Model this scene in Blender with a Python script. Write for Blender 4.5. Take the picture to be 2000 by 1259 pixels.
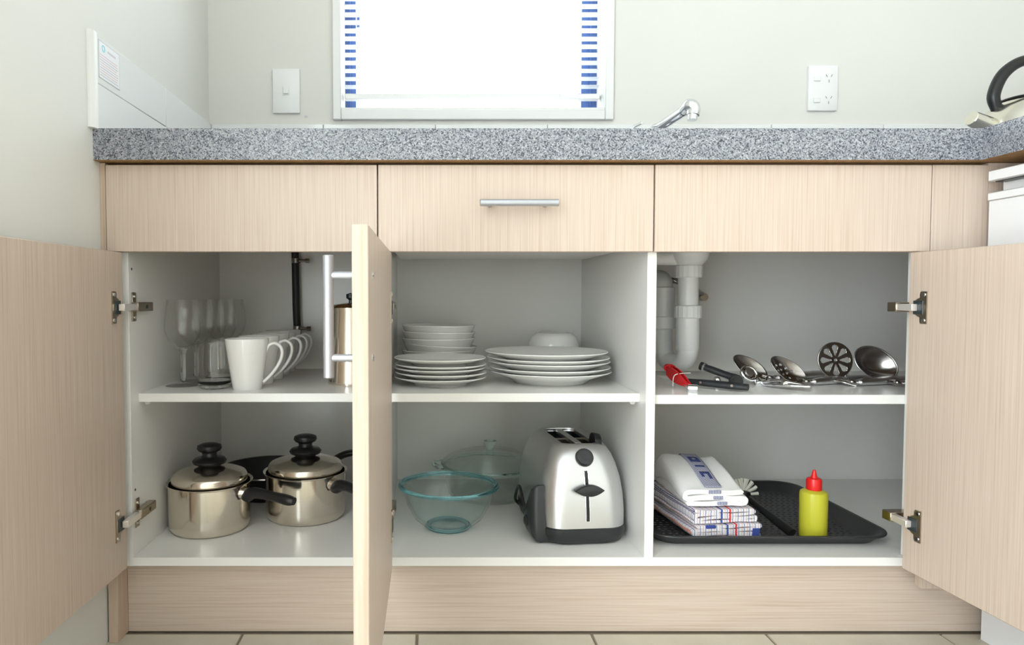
import bpy, bmesh, math, random
from mathutils import Vector, Matrix, noise
random.seed(7)
for o in list(bpy.data.objects): bpy.data.objects.remove(o)
S = bpy.context.scene
COL = S.collection
R = math.radians

# ------------------------------------------------------------------ camera, sky, lights, exposure
F_PX, PX0, PY0 = 1340.0, 839.0, 629.5          # focal length and principal point in a 2000x1259 frame
CAM = Vector((0, -1.2373, .624)); PITCH = math.atan(51.5 / F_PX)
cd = bpy.data.cameras.new('camera'); cam = bpy.data.objects.new('camera', cd); COL.objects.link(cam)
cam.location = CAM; cam.rotation_euler = (math.pi/2 - PITCH, 0, 0)
cd.sensor_width = 36; cd.lens = F_PX / 2000 * 36; cd.shift_x = (1000 - PX0) / 2000; cd.clip_start = .02
S.camera = cam
S.view_settings.view_transform = 'Standard'; S.view_settings.look = 'None'
S.view_settings.gamma = 1; S.view_settings.use_curve_mapping = False
S.view_settings.exposure = -0.15
w = bpy.data.worlds.new('sky'); S.world = w; w.use_nodes = True
bg = w.node_tree.nodes['Background']; bg.inputs[0].default_value = (.925, .965, 1, 1); bg.inputs[1].default_value = 11.5

def area(name, loc, rot, sx, sy, watts, col):
    l = bpy.data.lights.new(name, 'AREA'); l.shape = 'RECTANGLE'; l.size = sx; l.size_y = sy
    l.energy = watts; l.color = col
    o = bpy.data.objects.new(name, l); COL.objects.link(o); o.location = loc; o.rotation_euler = rot
    return o
# daylight: the sky, led in through the kitchen window and the glazed sliding doors in the left wall behind the camera
LY0, LY1, LZ = -2.9, -1.05, 2.1              # sliding door opening in the left wall
for nm, loc, rot, sx, sy in (('sliding_door_left_offscreen', (-.60, (LY0+LY1)/2, LZ/2), (0, R(-90), 0), LZ, LY1-LY0),
                             ('kitchen_window_portal', (.116, .76, 1.59), (R(-90), 0, 0), .70, .94)):
    area(nm, loc, rot, sx, sy, 1, (1, 1, 1)).data.cycles.is_portal = True
try: S.cycles.transparent_max_bounces = 48
except Exception: pass

def ray(px, py):
    u = (px-PX0)/F_PX; v = (py-PY0)/F_PX
    return Vector((u, math.cos(PITCH)-v*math.sin(PITCH), -math.sin(PITCH)-v*math.cos(PITCH)))
def atY(px, py, Y): d = ray(px, py); return CAM + d*((Y-CAM.y)/d.y)
def atX(px, py, X): d = ray(px, py); return CAM + d*((X-CAM.x)/d.x)

# ------------------------------------------------------------------ materials
M = {}
def mat(name, col, rough=.5, metal=0., **kw):
    m = bpy.data.materials.new(name); m.use_nodes = True
    b = m.node_tree.nodes['Principled BSDF']
    b.inputs['Base Color'].default_value = (*col, 1); b.inputs['Roughness'].default_value = rough; b.inputs['Metallic'].default_value = metal
    for k, v in kw.items(): b.inputs[k.replace('_', ' ')].default_value = v
    M[name] = m
    return m
def nodes(m):
    nt = m.node_tree
    return nt, nt.nodes['Principled BSDF']
def N(nt, t, **kw):
    n = nt.nodes.new(t)
    for k, v in kw.items(): setattr(n, k, v)
    return n
def ramp(nt, stops, interp='LINEAR'):
    r = N(nt, 'ShaderNodeValToRGB'); r.color_ramp.interpolation = interp
    e = r.color_ramp.elements
    while len(e) < len(stops): e.new(.5)
    for q, (p, c) in zip(e, stops): q.position = p; q.color = (*c, 1)
    return r
def grain(m, scale, stops, nscale=1., detail=3, bump=0., dist=.1, coord='Object'):
    nt, b = nodes(m); L = nt.links.new
    tc = N(nt, 'ShaderNodeTexCoord'); mp = N(nt, 'ShaderNodeMapping'); mp.inputs['Scale'].default_value = scale
    nz = N(nt, 'ShaderNodeTexNoise'); nz.inputs['Scale'].default_value = nscale; nz.inputs['Detail'].default_value = detail; nz.inputs['Distortion'].default_value = dist
    L(tc.outputs[coord], mp.inputs[0]); L(mp.outputs[0], nz.inputs['Vector'])
    r = ramp(nt, stops); L(nz.outputs[0], r.inputs[0]); L(r.outputs[0], b.inputs['Base Color'])
    if bump:
        bp = N(nt, 'ShaderNodeBump'); bp.inputs['Strength'].default_value = bump; bp.inputs['Distance'].default_value = dist if bump < 0 else .001
        L(nz.outputs[0], bp.inputs['Height']); L(bp.outputs[0], b.inputs['Normal'])
    return m
OAK = [(.28, (.505, .382, .296)), (.44, (.572, .456, .371)), (.58, (.607, .493, .408)), (.78, (.645, .535, .452))]
grain(mat('oak_vertical', (.6, .5, .4), .42), (330, 330, 5), OAK, 1., 4, .08)
grain(mat('oak_horizontal', (.6, .5, .4), .42), (5, 330, 330), OAK, 1., 4, .08)
grain(mat('oak_edge', (.6, .5, .4), .42), (330, 120, 4), [(.3, (.49, .355, .26)), (.55, (.585, .45, .35)), (.75, (.635, .515, .42))], 1., 4, .05)
mat('melamine', (.84, .825, .79), .22)
mat('wall_paint', (.80, .80, .765), .6)
grain(M['wall_paint'], (3, 3, 3), [(.3, (.72, .71, .665)), (.7, (.74, .73, .685))])
mat('ceiling_paint', (.85, .85, .84), .7)
mat('trim_white', (.80, .80, .785), .35)
mat('splash_tile', (.80, .805, .80), .12)
grain(mat('floor_tile', (.6, .56, .47), .38), (14, 14, 14), [(.3, (.56, .515, .42)), (.7, (.63, .585, .49))], 1, 5, .03)
mat('grout', (.23, .19, .14), .8)
mat('plastic_white', (.83, .83, .82), .28)
mat('plastic_grey', (.35, .35, .36), .4)
mat('pvc', (.80, .80, .79), .3)
mat('ceramic', (.86, .85, .82), .10)
mat('black_plastic', (.007, .007, .008), .36)
mat('rubber', (.018, .018, .018), .5)
mat('charcoal_plastic', (.018, .020, .022), .38)
mat('nonstick', (.008, .008, .009), .3)
grain(mat('tray_plastic', (.02, .02, .022), .42), (400, 400, 400), [(.3, (.014, .014, .016)), (.7, (.026, .026, .029))], 1, 2, .1)
mat('aluminium', (.50, .51, .55), .38, .8)
mat('chrome', (.80, .81, .83), .07, 1)
mat('hinge_steel', (.42, .36, .28), .28, 1)
mat('hinge_link', (.82, .76, .72), .35, .55)
mat('steel', (.72, .66, .57), .14, 1)
mat('dark_steel', (.42, .40, .38), .22, 1)
mat('brushed_steel', (.68, .68, .69), .34, 1)
for nm, sc in (('steel', (3, 3, 300)), ('brushed_steel', (260, 260, 4))):
    nt, b = nodes(M[nm]); L = nt.links.new
    tc = N(nt, 'ShaderNodeTexCoord'); mp = N(nt, 'ShaderNodeMapping'); mp.inputs['Scale'].default_value = sc
    nz = N(nt, 'ShaderNodeTexNoise'); nz.inputs['Scale'].default_value = 1
    bp = N(nt, 'ShaderNodeBump'); bp.inputs['Strength'].default_value = .05; bp.inputs['Distance'].default_value = .001
    L(tc.outputs['Object'], mp.inputs[0]); L(mp.outputs[0], nz.inputs['Vector']); L(nz.outputs[0], bp.inputs['Height']); L(bp.outputs[0], b.inputs['Normal'])
mat('kettle_steel', (.78, .75, .66), .16, 1)
mat('appliance_white', (.79, .79, .80), .28)
mat('dark_gap', (.03, .04, .045), .35)
mat('particle_board', (.42, .25, .11), .75); grain(M['particle_board'], (120, 120, 120), [(.3, (.30, .165, .065)), (.7, (.44, .26, .12))], 1, 4)
mat('red_plastic', (.72, .012, .012), .3)
mat('red_enamel', (.50, .008, .012), .22)
mat('frame_blue', (.055, .12, .34), .4)
mat('bristle', (.72, .70, .62), .6)
mat('print_grey', (.64, .61, .65), .6); mat('print_pink', (.78, .62, .64), .6); mat('print_cyan', (.35, .68, .76), .6)
mat('paper', (.82, .83, .85), .5)
mat('navy_print', (.035, .05, .17), .85)
# countertop: grey speckled laminate
m = mat('speckled_laminate', (.4, .4, .4), .3); nt, b = nodes(m); L = nt.links.new
tc = N(nt, 'ShaderNodeTexCoord')
v1 = N(nt, 'ShaderNodeTexVoronoi'); v1.inputs['Scale'].default_value = 520; v1.inputs['Randomness'].default_value = 1
L(tc.outputs['Object'], v1.inputs['Vector'])
sp = N(nt, 'ShaderNodeSeparateColor'); L(v1.outputs['Color'], sp.inputs[0])
r1 = ramp(nt, [(0, (.045, .05, .065)), (.14, (.13, .135, .16)), (.34, (.235, .245, .275)), (.64, (.32, .325, .35)), (.90, (.44, .44, .46))], 'CONSTANT')
L(sp.outputs[0], r1.inputs[0]); L(r1.outputs[0], b.inputs['Base Color'])
# glass
def glass(name, col, rough=0.):
    m = bpy.data.materials.new(name); m.use_nodes = True; nt = m.node_tree; nt.nodes.remove(nt.nodes['Principled BSDF'])
    g = N(nt, 'ShaderNodeBsdfGlass'); g.inputs['Color'].default_value = (*col, 1); g.inputs['IOR'].default_value = 1.47; g.inputs['Roughness'].default_value = rough
    nt.links.new(g.outputs[0], nt.nodes['Material Output'].inputs[0]); M[name] = m
def thin_glass(name, col):
    m = bpy.data.materials.new(name); m.use_nodes = True; nt = m.node_tree; nt.nodes.remove(nt.nodes['Principled BSDF'])
    t = N(nt, 'ShaderNodeBsdfTransparent'); t.inputs[0].default_value = (*col, 1); g = N(nt, 'ShaderNodeBsdfGlossy'); g.inputs['Roughness'].default_value = .02
    fr = N(nt, 'ShaderNodeFresnel'); ge = N(nt, 'ShaderNodeNewGeometry'); mr = N(nt, 'ShaderNodeMapRange'); mr.inputs[3].default_value = 1.45; mr.inputs[4].default_value = 1/1.45; nt.links.new(ge.outputs['Backfacing'], mr.inputs[0]); nt.links.new(mr.outputs[0], fr.inputs[0]); mx = N(nt, 'ShaderNodeMixShader')
    nt.links.new(fr.outputs[0], mx.inputs[0]); nt.links.new(t.outputs[0], mx.inputs[1]); nt.links.new(g.outputs[0], mx.inputs[2]); nt.links.new(mx.outputs[0], nt.nodes['Material Output'].inputs[0]); M[name] = m
thin_glass('clear_glass', (.992, .994, .992)); thin_glass('teal_glass', (.945, .985, .985)); thin_glass('green_glass', (.965, .985, .98))
glass('thick_glass', (.99, .995, .99)); glass('teal_rim', (.74, .94, .975)); glass('green_rim', (.90, .965, .955))
m = bpy.data.materials.new('window_glass'); m.use_nodes = True; nt = m.node_tree; nt.nodes.remove(nt.nodes['Principled BSDF'])
t = N(nt, 'ShaderNodeBsdfTransparent'); t.inputs[0].default_value = (.96, .98, .98, 1); g = N(nt, 'ShaderNodeBsdfGlossy'); g.inputs['Roughness'].default_value = .01
mx = N(nt, 'ShaderNodeMixShader'); mx.inputs[0].default_value = .05
nt.links.new(t.outputs[0], mx.inputs[1]); nt.links.new(g.outputs[0], mx.inputs[2]); nt.links.new(mx.outputs[0], nt.nodes['Material Output'].inputs[0]); M['window_glass'] = m
# blind slat: thin white, lets light through
m = bpy.data.materials.new('blind_slat'); m.use_nodes = True; nt = m.node_tree; b = nt.nodes['Principled BSDF']
b.inputs['Base Color'].default_value = (.84, .85, .86, 1); b.inputs['Roughness'].default_value = .4
tl = N(nt, 'ShaderNodeBsdfTranslucent'); tl.inputs[0].default_value = (.85, .9, .95, 1); mx = N(nt, 'ShaderNodeMixShader'); mx.inputs[0].default_value = .22
nt.links.new(b.outputs[0], mx.inputs[1]); nt.links.new(tl.outputs[0], mx.inputs[2]); nt.links.new(mx.outputs[0], nt.nodes['Material Output'].inputs[0]); M['blind_slat'] = m
# yellow detergent bottle
mat('yellow_bottle', (.66, .64, .05), .32, Transmission_Weight=.25, IOR=1.4)
mat('yellow_liquid', (.85, .74, .0), .3, Transmission_Weight=.2)
# towels
def towel_checked(name, off):
    m = mat(name, (.8, .8, .8), .9); nt, b = nodes(m); L = nt.links.new
    tc = N(nt, 'ShaderNodeTexCoord'); sx = N(nt, 'ShaderNodeSeparateXYZ'); L(tc.outputs['Object'], sx.inputs[0])
    col = None
    base = N(nt, 'ShaderNodeRGB'); base.outputs[0].default_value = (.80, .78, .80, 1); cur = base.outputs[0]
    def stripe(axis, period, start, width, colour):
        nonlocal cur
        a = N(nt, 'ShaderNodeMath', operation='ADD'); a.inputs[1].default_value = start + 10*period; L(sx.outputs[axis], a.inputs[0])
        mo = N(nt, 'ShaderNodeMath', operation='MODULO'); mo.inputs[1].default_value = period; L(a.outputs[0], mo.inputs[0])
        lt = N(nt, 'ShaderNodeMath', operation='LESS_THAN'); lt.inputs[1].default_value = width; L(mo.outputs[0], lt.inputs[0])
        mi = N(nt, 'ShaderNodeMix', data_type='RGBA'); mi.inputs['B'].default_value = (*colour, 1)
        L(lt.outputs[0], mi.inputs['Factor']); L(cur, mi.inputs['A']); cur = mi.outputs['Result']
    stripe(0, .0115, off, .0013, (.09, .12, .36)); stripe(1, .0115, .003, .0011, (.12, .14, .36))
    stripe(0, .0115, off+.0045, .0009, (.70, .32, .26)); stripe(1, .0115, .008, .0009, (.72, .38, .32))
    stripe(0, .150, off+.002, .0045, (.06, .11, .36)); stripe(0, .150, off-.016, .0045, (.72, .07, .08))
    L(cur, b.inputs['Base Color'])
    nz = N(nt, 'ShaderNodeTexNoise'); nz.inputs['Scale'].default_value = 900; L(tc.outputs['Object'], nz.inputs['Vector'])
    bp = N(nt, 'ShaderNodeBump'); bp.inputs['Strength'].default_value = .4; bp.inputs['Distance'].default_value = .001; L(nz.outputs[0], bp.inputs['Height']); L(bp.outputs[0], b.inputs['Normal'])
towel_checked('checked_cloth', .0); towel_checked('checked_cloth_b', .006)
mat('navy_hem', (.04, .07, .30), .9)
m = mat('white_cloth', (.84, .83, .82), .95, Sheen_Weight=.3); nt, b = nodes(m); L = nt.links.new
tc = N(nt, 'ShaderNodeTexCoord'); nz = N(nt, 'ShaderNodeTexNoise'); nz.inputs['Scale'].default_value = 500; L(tc.outputs['Object'], nz.inputs['Vector'])
bp = N(nt, 'ShaderNodeBump'); bp.inputs['Strength'].default_value = .35; bp.inputs['Distance'].default_value = .0015; L(nz.outputs[0], bp.inputs['Height']); L(bp.outputs[0], b.inputs['Normal'])
m = mat('woven_band', (.3, .3, .4), .95); nt, b = nodes(m); L = nt.links.new
tc = N(nt, 'ShaderNodeTexCoord'); mp = N(nt, 'ShaderNodeMapping'); mp.inputs['Rotation'].default_value = (0, 0, R(40)); wv = N(nt, 'ShaderNodeTexWave'); wv.inputs['Scale'].default_value = 130
L(tc.outputs['Object'], mp.inputs[0]); L(mp.outputs[0], wv.inputs['Vector'])
rr = ramp(nt, [(0, (.05, .07, .20)), (.5, (.62, .62, .68))], 'CONSTANT'); L(wv.outputs[0], rr.inputs[0]); L(rr.outputs[0], b.inputs['Base Color'])

# ------------------------------------------------------------------ mesh helpers
def box(bm, x0, x1, y0, y1, z0, z1, bev=0., mtx=None, seg=1):
    t = bmesh.new()
    bmesh.ops.create_cube(t, size=1)
    for v in t.verts: v.co = Vector(((x0+x1)/2+v.co.x*(x1-x0), (y0+y1)/2+v.co.y*(y1-y0), (z0+z1)/2+v.co.z*(z1-z0)))
    if bev: bmesh.ops.bevel(t, geom=t.edges[:], offset=bev, segments=seg, affect='EDGES', profile=.5)
    join(bm, t, mtx)
def join(bm, t, mtx=None):
    vm = {}
    for v in t.verts: vm[v] = bm.verts.new(mtx @ v.co if mtx else v.co)
    for f in t.faces:
        try: bm.faces.new([vm[v] for v in f.verts])
        except ValueError: pass
    t.free()
def lathe(bm, prof, n=48, mtx=None, cap0=False, cap1=False):
    rings = []
    for r, z in prof:
        if r < 1e-6: rings.append([bm.verts.new(_m(mtx, (0, 0, z)))])
        else: rings.append([bm.verts.new(_m(mtx, (r*math.cos(2*math.pi*k/n), r*math.sin(2*math.pi*k/n), z))) for k in range(n)])
    for a, b in zip(rings, rings[1:]):
        for k in range(n):
            k2 = (k+1) % n
            if len(a) == 1 and len(b) == 1: continue
            if len(a) == 1: bm.faces.new([a[0], b[k2], b[k]])
            elif len(b) == 1: bm.faces.new([a[k], a[k2], b[0]])
            else: bm.faces.new([a[k], a[k2], b[k2], b[k]])
    if cap0 and len(rings[0]) > 1: bm.faces.new(rings[0][::-1])
    if cap1 and len(rings[-1]) > 1: bm.faces.new(rings[-1])
def _m(mtx, c): return (mtx @ Vector(c)) if mtx else Vector(c)
def cyl(bm, p0, p1, r, n=24, r1=None, bev=0.):
    p0 = Vector(p0); p1 = Vector(p1); d = p1-p0; l = d.length
    mt = Matrix.Translation(p0) @ d.to_track_quat('Z', 'Y').to_matrix().to_4x4()
    r1 = r if r1 is None else r1
    pr = [(0, 0), (r, 0), (r1, l), (0, l)] if not bev else [(0, 0), (r-bev, 0), (r, bev), (r1, l-bev), (r1-bev, l), (0, l)]
    lathe(bm, pr, n, mt)
def catmull(pts, sub=8):
    P = [Vector(p) for p in pts]; P = [P[0]*2-P[1]] + P + [P[-1]*2-P[-2]]; out = []
    for i in range(1, len(P)-2):
        a, b, c, d = P[i-1:i+3]
        for k in range(sub):
            t = k/sub
            out.append(.5*((2*b)+(c-a)*t+(2*a-5*b+4*c-d)*t*t+(3*b-a-3*c+d)*t**3))
    out.append(P[-2]); return out
def tube(bm, pts, rad, n=12, sub=8, flat=1., up=None):
    """swept tube; rad a number or list per control point; flat squeezes across `up`"""
    if not isinstance(rad, (list, tuple)): rad = [rad]*len(pts)
    C = catmull(pts, sub); RR = [v.x for v in catmull([(r, 0, 0) for r in rad], sub)]
    ref = Vector(up) if up else None; prev = None; rings = []
    for i, c in enumerate(C):
        tg = (C[min(i+1, len(C)-1)]-C[max(i-1, 0)]).normalized()
        if ref is not None: s = tg.cross(ref)
        elif prev is not None: s = prev - tg*prev.dot(tg)
        else: s = tg.orthogonal()
        s.normalize(); u = s.cross(tg); prev = s
        rings.append([bm.verts.new(c + RR[i]*(s*math.cos(2*math.pi*k/n) + u*flat*math.sin(2*math.pi*k/n))) for k in range(n)])
    for a, b in zip(rings, rings[1:]):
        for k in range(n): bm.faces.new([a[k], a[(k+1) % n], b[(k+1) % n], b[k]])
    bm.faces.new(rings[0][::-1]); bm.faces.new(rings[-1])
def rrect(hx, hy, r, n=8, cx=0, cy=0):
    pts = []
    for q, (sx, sy) in enumerate(((1, 1), (-1, 1), (-1, -1), (1, -1))):
        for k in range(n+1):
            a = math.pi/2*(q + k/n)
            pts.append((cx+sx*(hx-r)+r*math.cos(a), cy+sy*(hy-r)+r*math.sin(a)))
    return pts
def loft(bm, loops, cap0=True, cap1=True):
    rings = [[bm.verts.new(p) for p in lp] for lp in loops]; n = len(rings[0])
    for a, b in zip(rings, rings[1:]):
        for k in range(n): bm.faces.new([a[k], a[(k+1) % n], b[(k+1) % n], b[k]])
    if cap0: bm.faces.new(rings[0][::-1])
    if cap1: bm.faces.new(rings[-1])
def prism(bm, outline, y0, y1, plane='xz', mtx=None):
    def P(a, b, y): return _m(mtx, {'xz': (a, y, b), 'xy': (a, b, y), 'yz': (y, a, b)}[plane])
    loft(bm, [[P(a, b, y0) for a, b in outline], [P(a, b, y1) for a, b in outline]])
def obj(name, bm, m, parent=None, smooth=35, world=False, loc=None):
    """one mesh object; world=True: vertices are in world space and are moved into the parent's space"""
    bmesh.ops.recalc_face_normals(bm, faces=bm.faces[:])
    me = bpy.data.meshes.new(name); bm.to_mesh(me); bm.free()
    for mm in (m if isinstance(m, (list, tuple)) else [m]): me.materials.append(M[mm])
    if smooth:
        me.polygons.foreach_set('use_smooth', [True]*len(me.polygons)); me.set_sharp_from_angle(angle=R(smooth))
    o = bpy.data.objects.new(name, me); COL.objects.link(o)
    if parent:
        o.parent = parent
        if world: me.transform(Matrix.Translation(-parent.location))
    if loc is not None: o.location = loc
    return o
def B(): return bmesh.new()
def bx(name, x0, x1, y0, y1, z0, z1, m, parent=None, bev=.0006, world=True):
    b = B(); box(b, x0, x1, y0, y1, z0, z1, bev); return obj(name, b, m, parent, 40, world)
def tag(o, label, cat, group=None):
    o['label'] = label; o['category'] = cat
    if group: o['group'] = group
    return o
def thing(name, label, cat, loc=(0, 0, 0), rz=0, group=None):
    o = bpy.data.objects.new(name, None); COL.objects.link(o); o.empty_display_size = .03
    o.location = loc; o.rotation_euler = (0, 0, rz); return tag(o, label, cat, group)
def struct(o): o['kind'] = 'structure'; return o
def dup(root, loc, rz=0, label=None, rot=None):
    r = root.copy(); COL.objects.link(r); r.location = loc; r.rotation_euler = rot or (0, 0, rz)
    if label: r['label'] = label
    for ch in list(root.children):
        c = ch.copy(); COL.objects.link(c); c.parent = r
        for g in ch.children:
            d = g.copy(); COL.objects.link(d); d.parent = c
    return r

# ------------------------------------------------------------------ room shell
WX, WY, RX, RY, ZF, ZC = -.592, .625, 1.62, -3.3, -.012, 2.4
def multi(name, boxes, m):
    b = B()
    for q in boxes: box(b, *q)
    return struct(obj(name, b, m, None, 0))
WO = (-.236, .468, 1.121, 2.06)             # window opening x0,x1,z0,z1
wall_back = multi('wall_back', [(WX-.1, WO[0], WY, WY+.12, ZF, ZC), (WO[1], RX+.1, WY, WY+.12, ZF, ZC), (WO[0], WO[1], WY, WY+.12, ZF, WO[2]), (WO[0], WO[1], WY, WY+.12, WO[3], ZC)], 'wall_paint')
wall_left = multi('wall_left', [(WX-.1, WX, LY1, WY, ZF, ZC), (WX-.1, WX, RY, LY0, ZF, ZC), (WX-.1, WX, LY0, LY1, LZ, ZC)], 'wall_paint')
wall_right = multi('wall_right', [(RX, RX+.1, RY, WY, ZF, ZC)], 'wall_paint')
wall_rear = multi('wall_rear', [(WX-.1, RX+.1, RY-.1, RY, ZF, ZC)], 'wall_paint')
ceiling = multi('ceiling', [(WX-.1, RX+.1, RY-.1, WY+.12, ZC, ZC+.1)], 'ceiling_paint')
floor = multi('floor', [(WX-.1, RX+.1, RY-.1, WY+.12, ZF-.1, ZF-.003)], 'grout')
# tiles: joints measured along the kickboard
TP, TJ = .3285, .0042
tb = B(); box(tb, TJ/2, TP-TJ/2, TJ/2, TP-TJ/2, -.006, 0, .0012); tile0 = obj('tile', tb, 'floor_tile', floor, 40)
first = True
for i in range(-1, 6):
    for j in range(0, 11):
        o = tile0 if first else tile0.copy()
        if not first: COL.objects.link(o)
        first = False; o.location = (-.352+i*TP, .034-(j+1)*TP, ZF)
# sliding doors in the left wall behind the camera
gd = struct(bx('door_1', WX-.08, WX-.02, LY0, LY1, ZF, ZF+.04, 'trim_white'))
for y in (LY0, (LY0+LY1)/2-.02, LY1-.04): bx('door_frame', WX-.07, WX-.03, y, y+.04, ZF, LZ, 'trim_white', gd)
bx('door_frame', WX-.07, WX-.03, LY0, LY1, LZ-.05, LZ, 'trim_white', gd)
bx('pane', WX-.052, WX-.048, LY0+.04, LY1-.04, ZF+.04, LZ-.05, 'window_glass', gd, 0)

# window
win = thing('window_1', 'white framed window with dark blue aluminium sash over the sink', 'window', (.116, WY, WO[2])); del win['category']; del win['label']; struct(win)
A = (-.2585, .4915, 1.0945)                 # architrave outer x0,x1,z0
bx('window_casing', A[0], WO[0], WY-.014, WY+.001, A[2], WO[3]+.022, 'trim_white', win, .002)
bx('window_casing', WO[1], A[1], WY-.014, WY+.001, A[2], WO[3]+.022, 'trim_white', win, .002)
bx('window_casing', WO[0], WO[1], WY-.014, WY+.001, A[2], WO[2], 'trim_white', win, .002)
bx('window_casing', WO[0], WO[1], WY-.014, WY+.001, WO[3], WO[3]+.022, 'trim_white', win, .002)
bx('window_sill', WO[0], WO[1], WY-.01, WY+.075, WO[2]-.001, WO[2]+.006, 'trim_white', win, .001)
Y0, Y1 = WY+.085, WY+.118
bx('sash_stile', WO[0], WO[0]+.030, Y0, Y1, WO[2], WO[3], 'frame_blue', win)
bx('sash_stile', WO[0]+.012, WO[0]+.0155, Y0-.006, Y0, WO[2], WO[3], 'frame_blue', win)
bx('sash_stile', WO[1]-.043, WO[1], Y0, Y1, WO[2], WO[3], 'frame_blue', win)
bx('sash_stile', WO[1]-.020, WO[1]-.016, Y0-.006, Y0, WO[2], WO[3], 'frame_blue', win)
bx('sash_rail', WO[0]+.03, WO[1]-.043, Y0, Y1, WO[2], WO[2]+.028, 'frame_blue', win)
bx('sash_rail', WO[0]+.03, WO[1]-.043, Y0, Y1, WO[3]-.03, WO[3], 'frame_blue', win)
bx('window_latch', WO[0]+.034, WO[0]+.042, Y0-.012, Y0+.004, 1.37, 1.41, 'frame_blue', win)
bx('pane', WO[0]+.03, WO[1]-.043, Y1-.012, Y1-.008, WO[2]+.028, WO[3]-.03, 'window_glass', win, 0)
# venetian blind
bl = thing('venetian_blind', 'white venetian blind with open horizontal slats hanging in the window', 'blind', (.116, WY+.04, WO[3]-.035))
BX0, BX1 = WO[0]+.004, WO[1]-.004
bx('head_rail', BX0, BX1, WY+.022, WY+.058, WO[3]-.03, WO[3]-.001, 'trim_white', bl)
sb = B(); PT = []
for k in range(7):
    s = (k/6-.5); PT.append((.025*s, .0016*(1-4*s*s)))
out = [(a, b+.0002) for a, b in PT] + [(a, b-.0002) for a, b in PT[::-1]]
ca, sa = math.cos(R(-7)), math.sin(R(-7))
out = [(a*ca-b*sa, a*sa+b*ca) for a, b in out]
loft(sb, [[Vector((x, a, b)) for a, b in out] for x in (BX0-.116, BX1-.116)])
slat0 = obj('slat', sb, 'blind_slat', bl, 50)
z = 1.196; k = 0
while z < WO[3]-.04:
    o = slat0 if k == 0 else slat0.copy()
    if k: COL.objects.link(o)
    o.location = (0, 0, z - bl.location.z); o.rotation_euler = (random.uniform(-.02, .02), 0, random.uniform(-.004, .004))
    z += .0216; k += 1
bx('bottom_rail', BX0, BX1, WY+.028, WY+.052, 1.160, 1.175, 'trim_white', bl, .002)
for x in (-.125, .355):
    for y in (WY+.027, WY+.053):
        b = B(); cyl(b, (x, y, 1.165), (x, y, WO[3]-.03), .0007, 6); obj('ladder_cord', b, 'trim_white', bl, 40, True)

b = B(); box(b, -.336, -.328, WY-.0012, WY+.0004, 1.103, 1.109, .0004); o = obj('scuff', b, 'print_grey', wall_back, 40)
# splashback tiles (two courses) on the left and back walls, and the trim on the end
ZT = .9185                                   # worktop height
for zz0, zz1 in ((ZT-.001, .999), (.9994, 1.0835)):
    y = WY-.008
    for (ya, yb) in ((-.018, .30), (.3015, WY-.008)):
        bx('splash_tile', WX-.001, WX+.0075, ya, yb, zz0, zz1, 'splash_tile', wall_left, .0012, False)
    xs = [WX+.0075 + i*.3 for i in range(8)] + [RX]
    for xa, xb in zip(xs, xs[1:]):
        bx('splash_tile', xa+.0008, xb-.0008, WY-.0075, WY+.001, zz0, zz1, 'splash_tile', wall_back, .0012, False)
tr = B(); pts = [(WX-.001, -.036), (WX+.004, -.0355), (WX+.0085, -.031), (WX+.010, -.026), (WX+.010, -.018), (WX-.001, -.018)]
prism(tr, pts, ZT-.001, 1.085, 'xy'); struct(obj('trim_1', tr, 'trim_white', None, 30))
# notice stuck to the splashback
XN = WX+.0080
q = [atX(px, py, XN) for px, py in ((192, 80), (233, 113), (233, 170), (192, 140))]
ya, yb = q[0].y, q[1].y; zt, zb = 1.077, 1.011
nt_ = tag(bx('notice', XN-.0006, XN+.0003, ya, yb, zb, zt, 'paper', None, 0), 'small printed notice stuck on the white splashback beside its end trim', 'notice')
def ink(name, y0, y1, z0, z1, m): bx(name, XN+.0003, XN+.0006, y0, y1, z0, z1, m, nt_, 0, False)
W_ = yb-ya; H_ = zt-zb
for (a0, a1, b0, b1) in ((0, 1, .985, 1), (0, 1, 0, .015), (0, .02, 0, 1), (.98, 1, 0, 1)): ink('border', ya+a0*W_, ya+a1*W_, zb+b0*H_, zb+b1*H_, 'print_grey')
ink('heading', ya+.42*W_, ya+.80*W_, zb+.80*H_, zb+.85*H_, 'print_grey')
for k in range(9):
    ink('text_line', ya+.06*W_, ya+(.92-.1*random.random())*W_, zb+(.08+.068*k)*H_, zb+(.08+.068*k+.022)*H_, 'print_pink' if k % 3 else 'print_grey')
b = B(); lathe(b, [(.0035, 0), (.0065, 0), (.0065, .0003), (.0035, .0003), (.0035, 0)], 24, Matrix.Translation((XN+.0003, ya+.22*W_, zb+.83*H_)) @ Matrix.Rotation(R(90), 4, 'Y')); obj('emblem', b, 'print_cyan', nt_, 0)

# ------------------------------------------------------------------ worktop (L shaped, with the sink cut-out)
SX0, SX1, SY0, SY1 = .44, .82, .12, .50
CB = .8635; CF = -.02; REX = .972
b = B()
for (x0, x1, y0, y1) in ((WX, SX0, CF, WY-.0075), (SX0, SX1, CF, SY0), (SX0, SX1, SY1, WY-.0075), (SX1, RX, CF, WY-.0075), (REX, RX, -.72, CF)):
    box(b, x0, x1, y0, y1, CB, ZT)
bmesh.ops.remove_doubles(b, verts=b.verts[:], dist=1e-5)
wt = obj('countertop', b, ['speckled_laminate', 'particle_board'], None, 0)
for p in wt.data.polygons:
    if p.normal.z < -.9: p.material_index = 1
tag(wt, 'long grey speckled laminate countertop with raw brown underside', 'countertop')

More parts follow.
